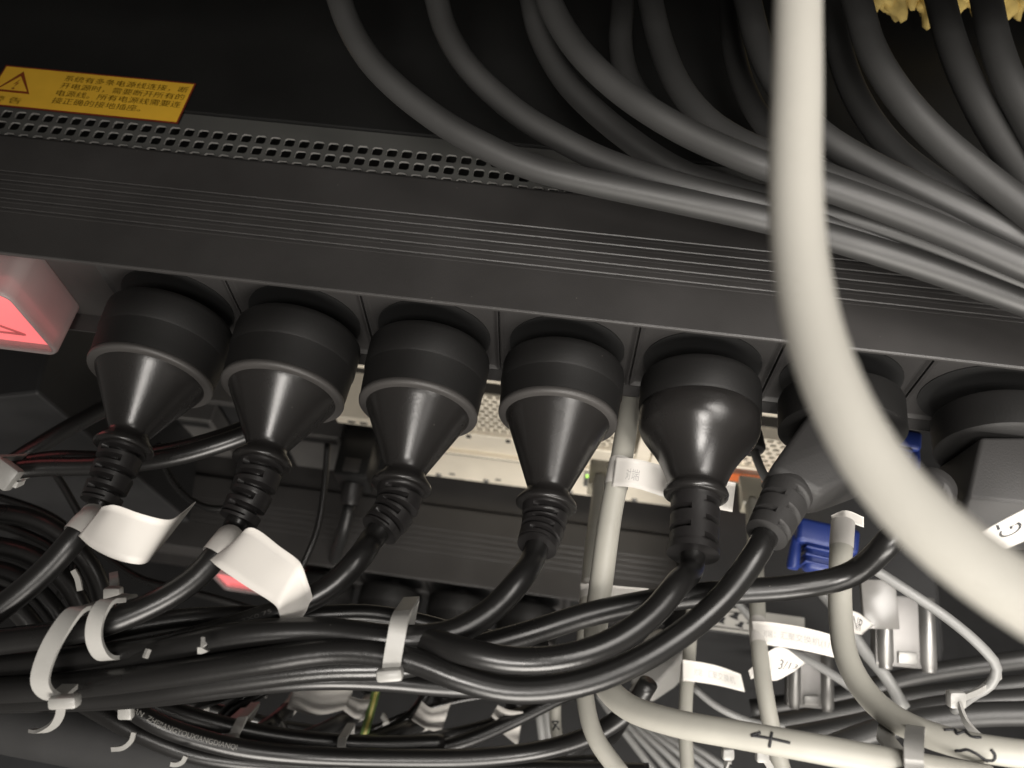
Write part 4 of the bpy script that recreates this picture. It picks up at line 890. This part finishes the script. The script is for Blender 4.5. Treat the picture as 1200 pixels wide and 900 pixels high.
# lower right equipment with a printed instruction strip
eq = thing('lower_equipment', 'black equipment block with a pale instruction strip low behind the white flags', 'equipment', P(900, 800, 520))
za = P(850, 720, 470)[2]
a = on_plane(818, 722, 2, za); b = on_plane(1000, 745, 2, za)
V, F = g_box(((a[0]+b[0])/2+20, a[1]+38, za-60), (b[0]-a[0]+50, 90, 120), bev=1.0); mesh_obj('housing', V, F, 'rack_black', eq, flat=True)
s0 = np.array([a[0]-3, a[1]-6, za+0.6]); s1 = np.array([b[0]-25, a[1]-6, za+0.6]); dyv = np.array([0, 12.5, 0])
sh = Sheet([s0+dyv, s1+dyv], [s0, s1], per=6, nb=4); V, F = sh.geo(0.4); isx = mesh_obj('instruction_strip', V, F, 'angled_grey', eq, flat=True); isx['label'] = 'pale strip printed with black outlines and small symbols'
pmat('strip_pale', (0.42, 0.41, 0.38), 0.5); isx.data.materials[0] = MAT['strip_pale']
def on_strip(pts, fs): mesh_obj('printed_symbol', [sh.at(u, v, 0.35) for u, v in pts], fs, 'ink_black', isx, flat=True)
for (u0, u1) in ((0.03, 0.13), (0.16, 0.62)):
    q = [(u0, 0.15), (u1, 0.15), (u1, 0.9), (u0, 0.9)]; i_ = [(u0+.006, 0.2), (u1-.006, 0.2), (u1-.006, 0.85), (u0+.006, 0.85)]
    on_strip(q+i_, [(0, 4, 5, 1), (1, 5, 6, 2), (2, 6, 7, 3), (3, 7, 4, 0)])
for (u, v, s) in ((0.25, 0.62, 1.0), (0.37, 0.36, 1.1), (0.42, 0.70, 0.9), (0.52, 0.55, 0.9)):
    on_strip([(u-0.05*s, v), (u-0.01*s, v-0.06*s), (u+0.01*s, v-0.2*s), (u+0.05*s, v-0.17*s), (u+0.03*s, v), (u+0.04*s, v+0.12*s), (u, v+0.09*s)], [(0, 1, 2, 3, 4, 5, 6)])
# grey angled plug in the lower strip
ga = thing('angled_plug', 'grey angled plug lit from above, low in the middle beside a white flag', 'power plug', P(776, 790, 440))
c = P(778, 772, 440); dv = P(748, 816, 425)-c; dv /= np.linalg.norm(dv); R = axes(dv, UP-FW*0.3); s = R[1]; n = R[2]
pts = [c-dv*12+s*a_+n*b_ for a_ in (-8, 8) for b_ in (-8, 6)]+[c-dv*6+s*a_+n*b_ for a_ in (-11, 11) for b_ in (-8, 8)]+[c+dv*8+s*a_+n*b_ for a_ in (-10, 10) for b_ in (-7, 8)]+[c+dv*22+s*a_+n*b_ for a_ in (-5.5, 5.5) for b_ in (-5, 4)]
V, F = g_hull(pts, 1.6, 3); pmat('adapter_grey', (0.20, 0.195, 0.185), 0.6, bump=0.2); mesh_obj('grip', V, F, 'adapter_grey', ga, angle=35)
V, F = g_lathe([(-2, 5.4)]+[(a_, 5.4-1.6*a_/14) for a_ in np.linspace(0, 14, 40)]+[(14.3, 2.6)], c+dv*21, dv, 32, rfun=relief_fun(1, 14, 2.8, 1.3, 1.3), cap=False); mesh_obj('strain_relief', V, F, 'adapter_grey', ga, angle=50)
path = resample(spline([c+dv*32, c+dv*50, P(690, 868, 400), P(660, 888, 395), P(600, 905, 390)], 10), 3); V, F = g_tube(path, 3.2); mesh_obj('cable', V, F, 'cord_black', ga)
# dark equipment behind the bundle at the left
V, F = g_box(P(30, 500, 480), (120, 60, 160), R=axes((1, 0.2, 0.1), (0, 0, 1)), bev=1.5); tag(mesh_obj('equipment_box', V, F, 'rack_black', flat=True), 'dark equipment box in the gap under the red switch', 'equipment')
